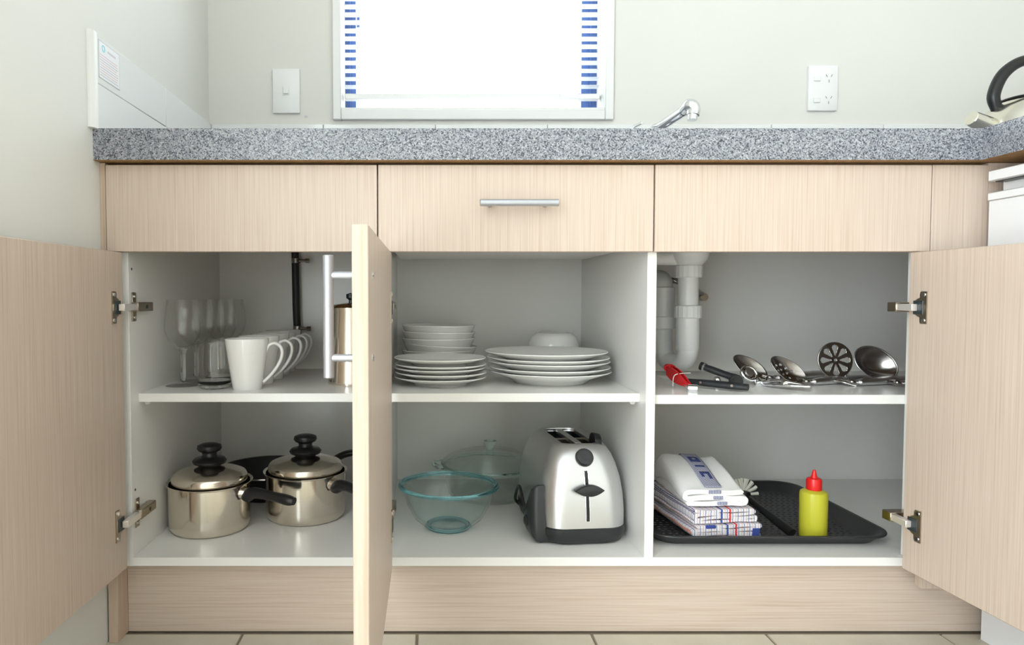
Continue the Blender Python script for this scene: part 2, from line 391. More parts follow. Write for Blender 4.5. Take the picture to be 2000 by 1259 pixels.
# ------------------------------------------------------------------ base cabinet
cab = thing('base_cabinet', 'pale oak kitchen base cabinet with three open doors and white shelves', 'cabinet', (.16, .3, ZF))
CY, CBK = .02, .566                         # carcass front, back panel
Z0, Z1 = .139, .440                          # floor board top, shelf top
XL, XD1a, XD1b, XD2a, XD2b, XR = -.551, -.1010, -.0850, .3985, .4155, 1.40
side = bx('side_panel', XL-.016, XL, CY, CBK, Z0-.0165, CB-.001, 'melamine', cab)
div1 = bx('divider', XD1a, XD1b, CY, CBK, Z0-.0005, CB-.02, 'melamine', cab)
div2 = bx('divider', XD2a, XD2b, CY, CBK, Z0-.0005, CB-.02, 'melamine', cab)
bx('bottom_panel', XL-.001, .9, CY, CBK, Z0-.0165, Z0, 'melamine', cab)
bx('bottom_panel', .9, XR, .036, CBK, Z0-.0165, Z0, 'melamine', cab, 0)
bx('back_panel', XL-.001, XR, CBK, CBK+.006, Z0-.02, CB-.001, 'melamine', cab)
bx('far_side_panel', XR, XR+.016, .03, CBK, ZF+.02, CB-.001, 'melamine', cab)
bx('shelf', XL, XD1a, .056, .50, Z1-.0165, Z1, 'melamine', cab)
bx('shelf', XD1b, XD2a, .056, .50, Z1-.0165, Z1, 'melamine', cab)
bx('shelf', XD2b, XR, .036, .445, Z1-.0172, Z1, 'melamine', cab)
def pin(x, y):
    b = B(); prism(b, [(x-.007, Z1-.0168), (x+.007, Z1-.0168), (x+.003, Z1-.024), (x-.003, Z1-.024)], y, y+.007); obj('shelf_pin', b, 'plastic_white', cab, 0, True)
for x in (XL+.008, XD1b+.008, XD2a-.008): pin(x, .075)
# drawer fronts, fillers, kickboard
DZ0, DZ1 = .7037, .8588
def dfront(x0, x1): return bx('drawer_front', x0, x1, 0, .018, DZ0, DZ1, 'oak_vertical', cab, .0010)
dfront(-.5805, -.0943); drw = dfront(-.0922, .4020); dfront(.4045, .8995)
bx('filler_panel', .9015, 1.002, .001, .019, ZF+.10, DZ1, 'oak_vertical', cab, .0008)
bx('filler_panel', 1.002, 1.12, .003, .019, ZF+.10, CB-.001, 'oak_vertical', cab, .0004)
bx('hinge_stile', .886, .905, .0195, .036, Z0, DZ0+.02, 'melamine', cab)
bx('end_filler', WX, -.5822, .003, .02, ZF+.12, CB-.001, 'oak_edge', cab, .0004)
KY = .042
bx('kickboard', -.5715, 1.06, KY, KY+.016, ZF, Z0-.0168, 'oak_horizontal', cab, .0006)
bx('kickboard_return', -.589, -.5717, .000, KY+.016, ZF, Z0-.0168, 'oak_edge', cab, .0006)
bx('top_rail', XL, XD1a, CY, CY+.08, CB-.02, CB-.002, 'melamine', cab)
bx('top_rail', XD1b, XD2a, CY, CY+.08, CB-.02, CB-.002, 'melamine', cab)
# drawer box behind the middle front
bx('drawer_box', XD1b+.012, XD2a-.012, .019, .48, DZ0+.012, DZ0+.10, 'melamine', cab)

def bar_handle(parent, c, axis, out, length=.143, cc=.096, stand=.033, world=True):
    """tubular bar handle; c is the point on the face, axis the bar direction, out the outward normal"""
    c = Vector(c); axis = Vector(axis); out = Vector(out)
    b = B(); cyl(b, c+out*stand-axis*length/2, c+out*stand+axis*length/2, .0062, 28, bev=.0008)
    h = obj('handle', b, 'aluminium', parent, 40, world)
    for s in (-1, 1):
        b = B(); cyl(b, c+axis*s*cc/2-out*.0003, c+axis*s*cc/2+out*(stand-.003), .0045, 20)
        p = obj('handle_post', b, 'aluminium', parent, 40, world)
    return h
bar_handle(drw, Vector((.1572, 0, .7873))-cab.location, (1, 0, 0), (0, -1, 0), .138, .098, .030, False)

def hinge_cup(door, s, zc):
    """cup flange screwed to the inner face; s = +1 door runs to +x, -1 to -x (local)"""
    yi = .018
    out = [(s*.030, -.028), (s*.043, -.028), (s*.043, .028), (s*.030, .028), (s*.028, .024), (s*.028, .017)]
    for k in range(9):
        a = R(60)-R(120)*k/8; out.append((s*(.030-.0175*math.cos(a)*.92), .0175*math.sin(a)))
    out += [(s*.028, -.017), (s*.028, -.024)]
    b = B(); prism(b, [(x, zc+z) for x, z in out], yi-.0005, yi+.0022); c = obj('hinge_cup', b, 'hinge_steel', door, 25)
    for dz in (-.0225, .0225):
        b = B(); cyl(b, (s*.0365, yi+.0015, zc+dz), (s*.0365, yi+.0034, zc+dz), .0037, 14); obj('hinge_screw', b, 'chrome', door, 40)
    b = B(); box(b, min(s*.014, s*.036), max(s*.014, s*.036), yi+.0015, yi+.0032, zc-.012, zc+.012, .0005); obj('hinge_cup', b, 'dark_gap', door, 0)
def door(name, hx, hy, s, wd, ang, label, handle=True):
    b = B(); x0, x1 = (0, wd) if s > 0 else (-wd, 0)
    box(b, x0, x1, 0, .018, .1285, .7022, .0012)
    d = obj('door', b, ['oak_vertical', 'oak_edge'], cab, 40)
    d.location = (hx-cab.location.x, hy-cab.location.y, -cab.location.z); d.rotation_euler = (0, 0, R(ang)); d['label'] = label
    for p in d.data.polygons:
        if abs(p.normal.x) > .9: p.material_index = 1
    for zc in (.604, .2175): hinge_cup(d, s, zc)
    if handle:
        bar_handle(d, (s*(wd-.052), 0, .600), (0, 0, 1), (0, -1, 0), .143, .096, .033, False)
        for dz in (-.048, .048):
            b = B(); lathe(b, [(0, .0024), (.0028, .0020), (.0046, .0008), (.0046, -.0005), (0, -.0005)], 16, Matrix.Translation((s*(wd-.052), .018, .600+dz)) @ Matrix.Rotation(R(-90), 4, 'X')); obj('handle_screw', b, 'chrome', d, 40)
    return d
door('door', -.5695, -.003, 1, .487, -91.0, 'open pale oak door against the left wall', False)
door('door', -.0862, -.002, 1, .489, -89.8, 'open pale oak door seen edge-on with bar handle')
door('door', .879, -.003, -1, .487, 93.6, 'open pale oak door beside the white appliance')
def hinge_arm(parent, x, s, zc):
    """mounting plate and arm on a panel face at x; s = direction into the bay"""
    b = B(); x0, x1 = sorted((x-s*.0003, x+s*.0028)); box(b, x0, x1, .030, .047, zc-.027, zc+.027, .0012); obj('hinge_plate', b, 'hinge_steel', parent, 40, parent is cab)
    for dz in (-.019, .019):
        b = B(); cyl(b, (x+s*.002, .0385, zc+dz), (x+s*.0046, .0385, zc+dz), .0036, 14); obj('hinge_screw', b, 'chrome', parent, 40, True)
    b = B(); x0, x1 = sorted((x+s*.002, x+s*.016)); box(b, x0, x1, .024, .092, zc-.0085, zc+.0085, .0012)
    obj('hinge_arm', b, 'hinge_steel', parent, 40, True)
    b = B(); cyl(b, (x+s*.0155, .062, zc), (x+s*.0168, .062, zc), .0038, 14); obj('hinge_screw', b, 'dark_gap', parent, 40, True)
    b = B(); x0, x1 = sorted((x+s*.0035, x+s*.0145)); box(b, x0, x1, -.030, .027, zc-.0062, zc+.0062, .001); obj('hinge_link', b, 'hinge_link', parent, 40, True)
for zc in (.604-.0, .2175):
    hinge_arm(cab, XL, 1, zc); hinge_arm(cab, XD1b+.004, 1, zc)
    # right door: link reaches back to the stile
    b = B(); box(b, .8495, .8600, -.028, .012, zc-.0062, zc+.0062, .001); obj('hinge_link', b, 'hinge_link', cab, 40, True)
    b = B(); box(b, .8475, .888, .010, .034, zc-.0085, zc+.0085, .0012); obj('hinge_arm', b, 'hinge_steel', cab, 40, True)
for zz in (.674, .262):
    b = B(); cyl(b, (XL-.0004, .034, zz), (XL+.0004, .034, zz), .0026, 12); obj('screw_hole', b, 'dark_gap', cab, 40, True)

# ------------------------------------------------------------------ switch and power outlet on the back wall
def wall_plate(name, label, cat, x0, x1, z0, z1):
    t = thing(name, label, cat, ((x0+x1)/2, WY, z0))
    b = B(); box(b, x0, x1, WY-.009, WY+.0005, z0, z1, .0025, seg=2); obj('plate', b, 'plastic_white', t, 40, True); return t
sw = wall_plate('light_switch', 'white single rocker light switch on the wall beside the window', 'switch', -.4195, -.3465, 1.1125, 1.2300)
b = B(); box(b, -.3925, -.3735, WY-.0105, WY-.008, 1.1595, 1.1855, .0008); obj('rocker_surround', b, 'plastic_white', sw, 0, True)
b = B(); box(b, -.3900, -.3760, WY-.0145, WY-.010, 1.1625, 1.1800, .0012); obj('rocker', b, 'plastic_white', sw, 0, True)
po = wall_plate('power_outlet', 'white double power outlet with two sockets near the kettle', 'outlet', 1.0115, 1.0900, 1.1190, 1.2385)
for zc in (1.2045, 1.1475):
    b = B(); box(b, 1.0245, 1.0425, WY-.0125, WY-.0085, zc-.008, zc+.004, .001); obj('rocker', b, 'plastic_white', po, 0, True)
    for dx, dz, a in ((-.0068, .0065, 30), (.0068, .0065, -30), (0, -.0075, 0)):
        b = B(); box(b, -.0008, .0008, -.0005, .001, -.0035, .0035, 0, Matrix.Translation((1.0655+dx, WY-.0095, zc+dz)) @ Matrix.Rotation(R(-a), 4, 'Y')); obj('socket_slot', b, 'plastic_grey', po, 0, True)

# ------------------------------------------------------------------ sink, tap, kettle
snk = thing('sink', 'stainless steel sink bowl set into the countertop', 'sink', ((SX0+SX1)/2, (SY0+SY1)/2, ZT-.17))
cxs, cys = (SX0+SX1)/2, (SY0+SY1)/2
lo = [[Vector((x, y, z)) for x, y in rrect(hx, hy, r, 6, cxs, cys)] for hx, hy, r, z in ((.205, .205, .03, ZT+.0005), (.205, .205, .03, ZT+.003), (.178, .178, .04, ZT+.003), (.170, .170, .05, ZT-.15), (.150, .150, .05, ZT-.165))]
b = B(); loft(b, lo, False, True); obj('basin', b, 'brushed_steel', snk, 40, True)
tp = thing('tap', 'chrome mixer tap with angled swivel spout behind the sink', 'tap', (.555, .555, ZT))
b = B(); lathe(b, [(0, 0), (.027, 0), (.027, .006), (.022, .012), (.021, .085), (.018, .098), (0, .104)], 28); obj('body', b, 'chrome', tp)
pe = atY(1352, 206, .40) - tp.location; ps = atY(1292, 246, .50) - tp.location
d = (pe-ps).normalized()
b = B(); tube(b, [Vector((.0, -.0, .07)), ps-d*.03, ps, ps+(pe-ps)*.4, pe-d*.03], [.013, .0125, .0125, .0125, .0125], 18, 8); obj('spout', b, 'chrome', tp)
nz_ = pe-d*.010
b = B(); tube(b, [nz_-d*.02+Vector((0, 0, .001)), nz_+Vector((0, 0, .004)), nz_+Vector((.008, -.004, -.004)), nz_+Vector((.006, -.006, -.020))], [.013, .0165, .0165, .0150], 20, 8); nzo = obj('nozzle', b, 'chrome', tp)
b = B(); cyl(b, nz_+Vector((.006, -.006, -.018)), nz_+Vector((.0045, -.007, -.031)), .0125, 20, .0115); obj('aerator', b, 'chrome', nzo)
lv = atY(1253, 240, .53) - tp.location
b = B(); tube(b, [Vector((0, 0, .098)), Vector((lv.x-.025, lv.y, lv.z-.018)), lv], [.010, .008, .0055], 12, 8, .7); obj('lever', b, 'chrome', tp)

kt = thing('kettle', 'cream steel dome kettle with black arched handle on the countertop', 'kettle', (1.335, .30, ZT))
b = B(); lathe(b, [(0, 0), (.104, 0), (.110, .006), (.112, .03), (.110, .06), (.101, .092), (.086, .118), (.062, .137), (.040, .146), (0, .148)], 56); obj('body', b, 'kettle_steel', kt)
b = B(); lathe(b, [(.060, .1375), (.061, .141), (.035, .150), (.008, .152), (.008, .160), (.014, .166), (.012, .174), (0, .176)], 36); obj('lid', b, 'kettle_steel', kt)
b = B(); lathe(b, [(.0605, .1372), (.0635, .1385), (.0610, .1415)], 36, None); obj('lid_seam', b, 'black_plastic', kt)
b = B(); cyl(b, (-.080, -.010, .068), (-.152, -.022, .094), .022, 24, .016, .001); obj('spout', b, 'kettle_steel', kt)
hp = [(-.078, 0, .118), (-.086, 0, .150), (-.066, 0, .196), (-.025, 0, .224), (.025, 0, .224), (.066, 0, .196), (.086, 0, .150), (.078, 0, .118)]
b = B(); tube(b, hp, [.011, .0125, .0125, .0115, .0115, .0125, .0125, .011], 16, 8); obj('handle', b, 'black_plastic', kt)
b = B(); box(b, -.012, .012, -.122, -.098, .03, .05, .003); obj('switch', b, 'black_plastic', kt)

# ------------------------------------------------------------------ white under-bench appliance on the return
ap = thing('oven', 'white under-bench appliance with recessed handle grip beneath the return countertop', 'appliance', (1.30, -.32, ZF))
AY0, AY1 = -.615, -.018
def za(py): return atY(1926, py, AY1).z
zs1, zs0 = za(334), za(355); zl1, zl0 = za(377), za(393)
bx('control_panel', .985, 1.03, AY0, AY1, zs0, zs1, 'appliance_white', ap, .0015)
bx('grip_recess', .993, 1.03, AY0+.012, AY1-.006, zs0-.0015, zs0+.004, 'dark_gap', ap)
bx('door_top', 1.012, 1.04, AY0, AY1, zl1-.004, zs0+.002, 'appliance_white', ap, .001)
bx('door_lip', .985, 1.03, AY0, AY1, zl0, zl1, 'appliance_white', ap, .0015)
bx('door', .9875, 1.03, AY0, AY1, .14, zl0+.001, 'appliance_white', ap, .0015)
bx('body', 1.03, 1.58, AY0, AY1, ZF+.02, zs1, 'appliance_white', ap)
bx('plinth', 1.022, 1.05, AY0, AY1+.03, ZF, .15, 'appliance_white', ap)
ep = tag(bx('end_panel', .99, RX, -.70, -.684, ZF, CB, 'oak_vertical'), 'pale oak end panel closing the return counter beyond the white appliance', 'panel')

# ------------------------------------------------------------------ hose with two clamps, drain, valve
hs = thing('drain_hose', 'black rubber hose with two steel clamps on the cabinet back', 'hose', (-.345, .548, .53))
h0 = [atY(px, py, .545) - hs.location for px, py in ((576, 478), (577, 520), (578, 570), (579, 610), (581, 648))]
b = B(); tube(b, h0, .0098, 16, 8); obj('hose', b, 'rubber', hs)
for px, py in ((578, 509), (581, 641)):
    c = atY(px, py, .545)-hs.location
    b = B(); lathe(b, [(.0098, -.006), (.0112, -.006), (.0112, .006), (.0098, .006)], 20, Matrix.Translation(c)); cl = obj('clamp', b, 'dark_steel', hs)
    b = B(); cyl(b, c+Vector((.008, -.008, 0)), c+Vector((.030, -.006, 0)), .0042, 10); cyl(b, c+Vector((.026, -.006, 0)), c+Vector((.036, -.006, 0)), .0062, 8); obj('clamp_screw', b, 'dark_steel', cl)
# spigot
b = B(); cyl(b, h0[-1]+Vector((0, 0, .004)), h0[-1]+Vector((.002, .012, -.012)), .008, 12); obj('spigot', b, 'dark_steel', hs)

DR = Vector((.590, .33, 0))
dp = thing('drain_pipe', 'white plastic sink drain pipe with trap hanging in the right bay', 'pipe', (DR.x, DR.y, Z1))
def dz(py): return atY(1345, py, DR.y).z - Z1
def dl(prof, name, dx=0, dy=0, parent=dp, mm='pvc'):
    b = B(); lathe(b, prof, 36, Matrix.Translation((dx, dy, 0))); return obj(name, b, mm, parent)
bz = ZT-.166-Z1
dl([(0, bz), (.045, bz), (.045, dz(494)), (.040, dz(508)), (.029, dz(518)), (0, dz(518))], 'waste_flange')
def nut(pyt, pyb, r, name='nut'):
    b = B(); n = 36; lo = []
    for z in (dz(pyt), dz(pyt)-.002, dz(pyb)+.002, dz(pyb)):
        e = z in (dz(pyt), dz(pyb))
        lo.append([Vector(((r*(1 if k % 2 else .965)-(.002 if e else 0))*math.cos(2*math.pi*k/n), (r*(1 if k % 2 else .965)-(.002 if e else 0))*math.sin(2*math.pi*k/n), z)) for k in range(n)])
    loft(b, lo); return obj(name, b, 'pvc', dp, 20)
nut(518, 542, .0305)
dl([(0, dz(540)), (.0225, dz(540)), (.0225, dz(600)), (0, dz(600))], 'pipe')
nut(596, 621, .0300)
dl([(0, dz(618)), (.0255, dz(618)), (.0255, dz(680)), (.0235, dz(684)), (0, dz(684))], 'trap_cup')
zb_ = dz(683)
b = B(); tube(b, [(0, 0, zb_+.004), (0, 0, zb_-.008), (-.005, .010, zb_-.026), (-.016, .036, zb_-.034), (-.027, .062, zb_-.024), (-.032, .072, zb_+.01), (-.032, .072, zb_+.06)], [.0232, .0230, .0222, .0220, .0220, .0220, .0220], 24, 8); obj('trap_bend', b, 'pvc', dp)
b = B(); cyl(b, (-.032, .072, zb_+.050), (-.032, .072, zb_+.145), .026, 30, bev=.002); cyl(b, (-.032, .072, zb_+.045), (-.032, .072, zb_+.075), .030, 30, bev=.002); obj('trap_outlet', b, 'pvc', dp)
b = B(); tube(b, [(-.032, .072, zb_+.13), (-.032, .076, zb_+.155), (-.032, .11, zb_+.165), (-.032, CBK-DR.y, zb_+.165)], .022, 20, 6); obj('outlet_pipe', b, 'pvc', dp)
b = B(); cyl(b, (-.02, 0, dz(505)), (-.172, 0, dz(500)), .016, 22); obj('overflow_pipe', b, 'pvc', dp)
b = B(); lathe(b, [(0, 0), (.034, 0), (.034, .004), (0, .004)], 28, Matrix.Translation((-.032, CBK-DR.y, zb_+.165)) @ Matrix.Rotation(R(90), 4, 'X')); obj('wall_collar', b, 'pvc', dp)
vy = .52
vv = thing('water_valve', 'brass angle valve with braided grey hose behind the drain pipe', 'valve', tuple(atY(1300, 590, vy)))
b = B(); cyl(b, (0, .046, 0), (0, -.01, 0), .010, 16); cyl(b, (-.004, -.012, .02), (.008, -.012, -.022), .008, 14); obj('valve_body', b, 'chrome', vv)
b = B(); cyl(b, (.006, -.014, -.018), (.012, -.016, -.032), .012, 12); obj('valve_handle', b, 'hinge_steel', vv)
b = B(); lathe(b, [(.010, 0), (.030, 0), (.026, .006), (.010, .008)], 24, Matrix.Translation((0, .0465, 0)) @ Matrix.Rotation(R(90), 4, 'X')); obj('wall_collar', b, 'pvc', vv)
hv = [atY(px, py, yy) - vv.location for px, py, yy in ((1296, 570, .50), (1278, 548, .48), (1295, 545, .46), (1330, 552, .44), (1372, 575, .50))]
b = B(); tube(b, hv, .0068, 12, 8); obj('braided_hose', b, 'dark_steel', vv)
b = B(); cyl(b, hv[-1]+Vector((0, .066, -.006)), hv[-1]+Vector((.002, -.008, -.006)), .010, 14); obj('valve_body', b, 'hinge_steel', vv)
b = B(); lathe(b, [(.010, 0), (.028, 0), (.024, .006), (.010, .008)], 24, Matrix.Translation(hv[-1]+Vector((0, CBK-.50, -.006))) @ Matrix.Rotation(R(90), 4, 'X')); obj('wall_collar', b, 'pvc', vv)

# ------------------------------------------------------------------ glasses and mugs, left bay upper shelf
def wine_glass(name):
    t = thing(name, '', 'wine glass', group='wine glasses on the upper shelf')
    b = B(); lathe(b, [(.0085, .0725), (.0105, .074), (.020, .082), (.030, .095), (.0358, .113), (.0360, .130), (.0335, .152), (.0300, .176), (.0292, .1765), (.0290, .1755), (.0325, .152), (.0348, .130), (.0346, .1135), (.0288, .0965), (.0190, .0845), (.0095, .0795), (0, .0785)], 56); obj('bowl', b, 'clear_glass', t, 60)
    b = B(); lathe(b, [(0, .006), (.0062, .0115), (.0052, .03), (.0048, .055), (.0060, .067), (.0088, .0735), (.0088, .076), (0, .0775)], 32); obj('stem', b, 'thick_glass', t, 60)
    b = B(); lathe(b, [(0, 0), (.034, 0), (.0345, .0012), (.030, .0026), (.012, .0055), (.0065, .0105), (0, .011)], 56); obj('foot', b, 'clear_glass', t, 60); return t
g0 = wine_glass('wine_glass'); g0.location = (-.508, .172, Z1); g0['label'] = 'clear stemmed wine glass at the front of its row, beside the tumbler'
for x, y, l in ((-.507, .250, 'second clear wine glass from the shelf front in its row'), (-.502, .328, 'middle clear wine glass of the row along the side panel'), (-.499, .406, 'clear wine glass second from the back of its row'), (-.494, .468, 'rearmost clear wine glass at the back of its row')):
    dup(g0, (x, y, Z1), random.random()*6, l)
def tumbler():
    t = thing('tumbler', 'stemless clear glass tumbler beside the front white mug', 'tumbler', group='tumblers on the upper shelf')
    b = B(); lathe(b, [(.0342, .0165), (.0345, .018), (.0362, .038), (.0358, .060), (.0335, .082), (.0318, .094), (.0310, .0945), (.0305, .0935), (.0322, .080), (.0345, .060), (.0349, .038), (.0330, .022), (.031, .0165)], 56); obj('wall', b, 'clear_glass', t, 60)
    b = B(); lathe(b, [(0, 0), (.026, 0), (.030, .003), (.0338, .0155), (.031, .0162), (.027, .0125), (0, .010)], 56); obj('base', b, 'thick_glass', t, 60); return t
t0 = tumbler(); t0.location = (-.4320, .136, Z1)
dup(t0, (-.4420, .215, Z1), 1, 'stemless clear glass tumbler standing behind the front tumbler')
def mug():
    t = thing('mug', '', 'mug', group='white mugs on the upper shelf')
    pr = [(0, .002), (.022, .002), (.024, 0), (.0275, 0), (.0285, .002), (.0335, .035), (.0395, .075), (.0425, .099), (.0420, .1002), (.0408, .0996), (.0380, .076), (.0315, .033), (.0265, .006), (0, .005)]
    b = B(); lathe(b, pr, 56); body = obj('body', b, 'ceramic', t, 60)
    b = B(); tube(b, [(.036, 0, .072), (.043, 0, .086), (.055, 0, .090), (.066, 0, .082), (.068, 0, .066), (.060, 0, .046), (.045, 0, .026), (.031, 0, .013)], [.0036, .0036, .0034, .0034, .0034, .0034, .0034, .0034], 12, 8, 1.7, (0, 1, 0)); obj('handle', b, 'ceramic', t, 60)
    return t
m0 = mug(); m0.location = (-.3625, .122, Z1); m0.rotation_euler.z = R(8); m0['label'] = 'white tapered mug at the very front of the mug row'
for (x, y, a, l) in ((-.3600, .209, 6, 'second white mug from the front of the mug row'), (-.3570, .296, 4, 'third white mug from the front of the mug row'), (-.3590, .383, 2, 'white mug second from the back of the mug row'), (-.3610, .456, 2, 'rearmost white mug at the end of the mug row')):
    dup(m0, (x, y, Z1), R(a), l)
cp = thing('coffee_pot', 'tall polished steel coffee pot on the shelf behind the door handle', 'coffee pot', (-.165, .197, Z1))
b = B(); lathe(b, [(0, 0), (.047, 0), (.048, .004), (.046, .012), (.0440, .05), (.041, .11), (.0385, .150), (.0395, .156), (.0395, .160), (0, .161)], 48); obj('body', b, 'steel', cp, 40)
b = B(); lathe(b, [(.0395, .1602), (.034, .166), (.006, .170), (0, .170)], 40); obj('lid', b, 'steel', cp, 40)
b = B(); lathe(b, [(0, .168), (.004, .168), (.004, .176), (.009, .180), (.009, .188), (0, .191)], 24); obj('knob', b, 'black_plastic', cp, 40)
b = B(); tube(b, [(.040, .0, .14), (.062, .0, .148), (.078, .0, .125), (.078, .0, .07), (.064, .0, .035), (.045, .0, .035)], .006, 12, 8, .7); obj('handle', b, 'black_plastic', cp, 40)

# ------------------------------------------------------------------ saucepans and frying pan, left bay bottom
def saucepan(r, h, label, ha):
    t = thing('saucepan', label, 'saucepan', group='lidded steel saucepans')
    b = B(); lathe(b, [(0, .001), (r-.010, .0), (r-.004, .003), (r-.0005, .010), (r, .020), (r+.0005, h-.004), (r+.0045, h-.002), (r+.0048, h), (r+.0035, h+.0005), (r-.001, h-.002), (r-.0015, .02), (r-.010, .003), (0, .003)], 64); obj('pot', b, 'steel', t, 45)
    l = r-.006
    b = B(); lathe(b, [(l-.002, h-.008), (l, h-.002), (l+.0005, h+.010), (l-.004, h+.017), (l-.016, h+.022), (l*.5, h+.029), (l*.2, h+.031), (0, h+.0315)], 64); lid = obj('lid', b, 'steel', t, 45)
    k = h+.030
    b = B(); lathe(b, [(0, k), (.022, k), (.024, k+.003), (.033, k+.007), (.035, k+.012), (.031, k+.017), (.018, k+.019), (.0145, k+.024), (.0155, k+.030), (.022, k+.033), (.0255, k+.038), (.024, k+.044), (.017, k+.047), (0, k+.048)], 40); obj('lid_knob', b, 'black_plastic', lid, 50)
    b = B(); lathe(b, [(0, 0), (.0022, 0), (.0022, .001), (0, .001)], 10, Matrix.Translation((l*.35, -l*.88, h+.0125)) @ Matrix.Rotation(R(70), 4, 'X')); obj('steam_vent', b, 'dark_gap', lid, 0)
    ca, sa = math.cos(ha), math.sin(ha)
    def P(d, z): return Vector((ca*d, sa*d, z))
    b = B(); tube(b, [P(r-.002, h-.018), P(r+.006, h-.018), P(r+.012, h-.020)], [.017, .013, .011], 14, 4, .8, (0, 0, 1)); obj('handle_bracket', b, 'steel', t, 45)
    b = B(); tube(b, [P(r+.006, h-.030), P(r+.012, h-.022), P(r+.030, h-.016), P(r+.070, h-.019), P(r+.105, h-.023), P(r+.120, h-.024)], [.012, .0155, .0130, .0112, .0125, .0090], 16, 6, .85, (0, 0, 1)); obj('handle', b, 'black_plastic', t, 45)
    return t
p1 = saucepan(.083, .099, 'lidded steel saucepan beside the lower door hinge', R(-20)); p1.location = (-.4615, .190, Z0)
p2 = saucepan(.087, .102, 'lidded steel saucepan next to the edge-on open door', R(-38)); p2.location = (-.2745, .268, Z0)
fp = thing('frying_pan', 'black non-stick frying pan behind the two saucepans', 'frying pan', (-.397, .4425, Z0))
b = B(); lathe(b, [(0, 0), (.086, 0), (.094, .006), (.117, .060), (.120, .062), (.120, .064), (.116, .064), (.090, .008), (0, .004)], 64); obj('pan', b, 'nonstick', fp, 40)
b = B(); lathe(b, [(.1195, .0605), (.1212, .0622), (.1202, .0648), (.1185, .0645)], 64); obj('pan_rim', b, 'dark_steel', fp, 40)
hd = R(-4)
b = B(); tube(b, [Vector((math.cos(hd)*d, math.sin(hd)*d, z)) for d, z in ((.112, .052), (.134, .068), (.19, .098), (.235, .105))], [.009, .011, .012, .010], 14, 6, .7, (0, 0, 1)); obj('handle', b, 'black_plastic', fp, 40)

# ------------------------------------------------------------------ crockery, middle bay upper shelf
def plate_mesh(r, h, m):
    t = thing('plate', '', 'plate')
    b = B(); lathe(b, [(0, .0025), (r*.52, .0025), (r*.54, 0), (r*.58, 0), (r*.60, .003), (r*.70, h*.42), (r*.985, h-.0015), (r, h-.0002), (r*.995, h+.0012), (r*.97, h+.0008), (r*.68, h*.55), (r*.58, .0065), (0, .006)], 72)
    obj('dish', b, m, t, 50); return t
NTH = ['topmost', 'second from the top', 'middle', 'second from the bottom', 'bottom']
sp0 = plate_mesh(.096, .016, 'ceramic'); sp0['group'] = 'stack of side plates'
offs = [(0, 0), (.0015, -.002), (-.001, .001), (.001, .001), (-.0008, -.002)]
zz = Z1
for i, st in enumerate((0, .0100, .0095, .0070, .0135)):
    zz += st; lb = '%s white side plate in the smaller stack beside the dinner plates' % NTH[4-i]
    x, y = .0225+offs[i][0], .200+offs[i][1]
    if i == 0: sp0.location = (x, y, zz); sp0['label'] = lb
    else: dup(sp0, (x, y, zz), random.random(), lb)
dp0 = plate_mesh(.1300, .025, 'ceramic'); dp0['group'] = 'stack of dinner plates'
zz = Z1
for i, (st, dx) in enumerate(((0, .004), (.0090, .002), (.0120, .0015), (.0085, .000), (.0120, -.004))):
    zz += st; lb = '%s white dinner plate in the large stack' % NTH[4-i]
    if i == 0: dp0.location = (.2535+dx, .232, zz); dp0['label'] = lb
    else: dup(dp0, (.2535+dx, .232+random.uniform(-.002, .002), zz), random.random(), lb)
bw = thing('bowl', '', 'bowl', group='stack of cereal bowls'); r = .0865
b = B(); lathe(b, [(0, .004), (r*.52, .004), (r*.54, 0), (r*.58, 0), (r*.62, .004), (r*.76, .014), (r*.88, .032), (r*.985, .055), (r, .0565), (r*.995, .0585), (r*.975, .0575), (r*.86, .034), (r*.74, .017), (r*.6, .0085), (0, .0075)], 64); obj('dish', b, 'ceramic', bw, 50)
zz = Z1
BN = ['topmost', 'second from the top', 'third from the top', 'third from the bottom', 'second from the bottom', 'bottom']
for i, (st, tilt) in enumerate(((0, 0), (.0125, 3.2), (.0155, 0), (.0150, 1.0), (.0150, .6))):
    zz += st; lb = '%s white bowl in the stack behind the side plates' % NTH[4-i]
    rot = (0, R(tilt), 0)
    loc = (.0205+(.002 if i == 1 else 0), .385, zz)
    if i == 0: bw.location = loc; bw.rotation_euler = rot; bw['label'] = lb
    else: dup(bw, loc, 0, lb, rot)
ib = thing('serving_bowl', 'white rounded bowl turned upside down behind the dinner plates', 'bowl', (.3025, .432, Z1)); r = .060
b = B(); lathe(b, [(r*.97, 0), (r, .001), (r*1.03, .02), (r*1.04, .05), (r*1.0, .07), (r*.90, .086), (r*.72, .0945), (r*.56, .0965), (r*.5, .0945), (0, .094)], 56); obj('dish', b, 'ceramic', ib, 50)

# ------------------------------------------------------------------ glass bowl, casserole, toaster, middle bay bottom
gb = thing('mixing_bowl', 'clear teal-tinted glass mixing bowl in front of the casserole', 'bowl', (.0395, .192, Z0))
b = B(); lathe(b, [(0, .004), (.036, .004), (.039, 0), (.046, 0), (.050, .004), (.072, .022), (.088, .052), (.0960, .080), (.1045, .0855), (.1060, .0885), (.1045, .0915), (.0980, .0920), (.0935, .086), (.0845, .054), (.069, .026), (.050, .010), (.034, .0082), (0, .008)], 72); obj('bowl', b, 'teal_glass', gb, 60)
b = B(); lathe(b, [(.0962, .0835), (.1045, .0858), (.1062, .0885), (.1045, .0918), (.0978, .0922), (.0962, .0835)], 72); obj('rim', b, 'teal_rim', gb, 60)
b = B(); lathe(b, [(.036, .0035), (.039, .0), (.0462, -.0), (.0485, .004), (.045, .0075), (.036, .0035)], 60); obj('foot_ring', b, 'teal_rim', gb, 60)
cs = thing('casserole_dish', 'round clear glass casserole dish with knobbed lid behind the bowl', 'casserole dish', (.148, .432, Z0))
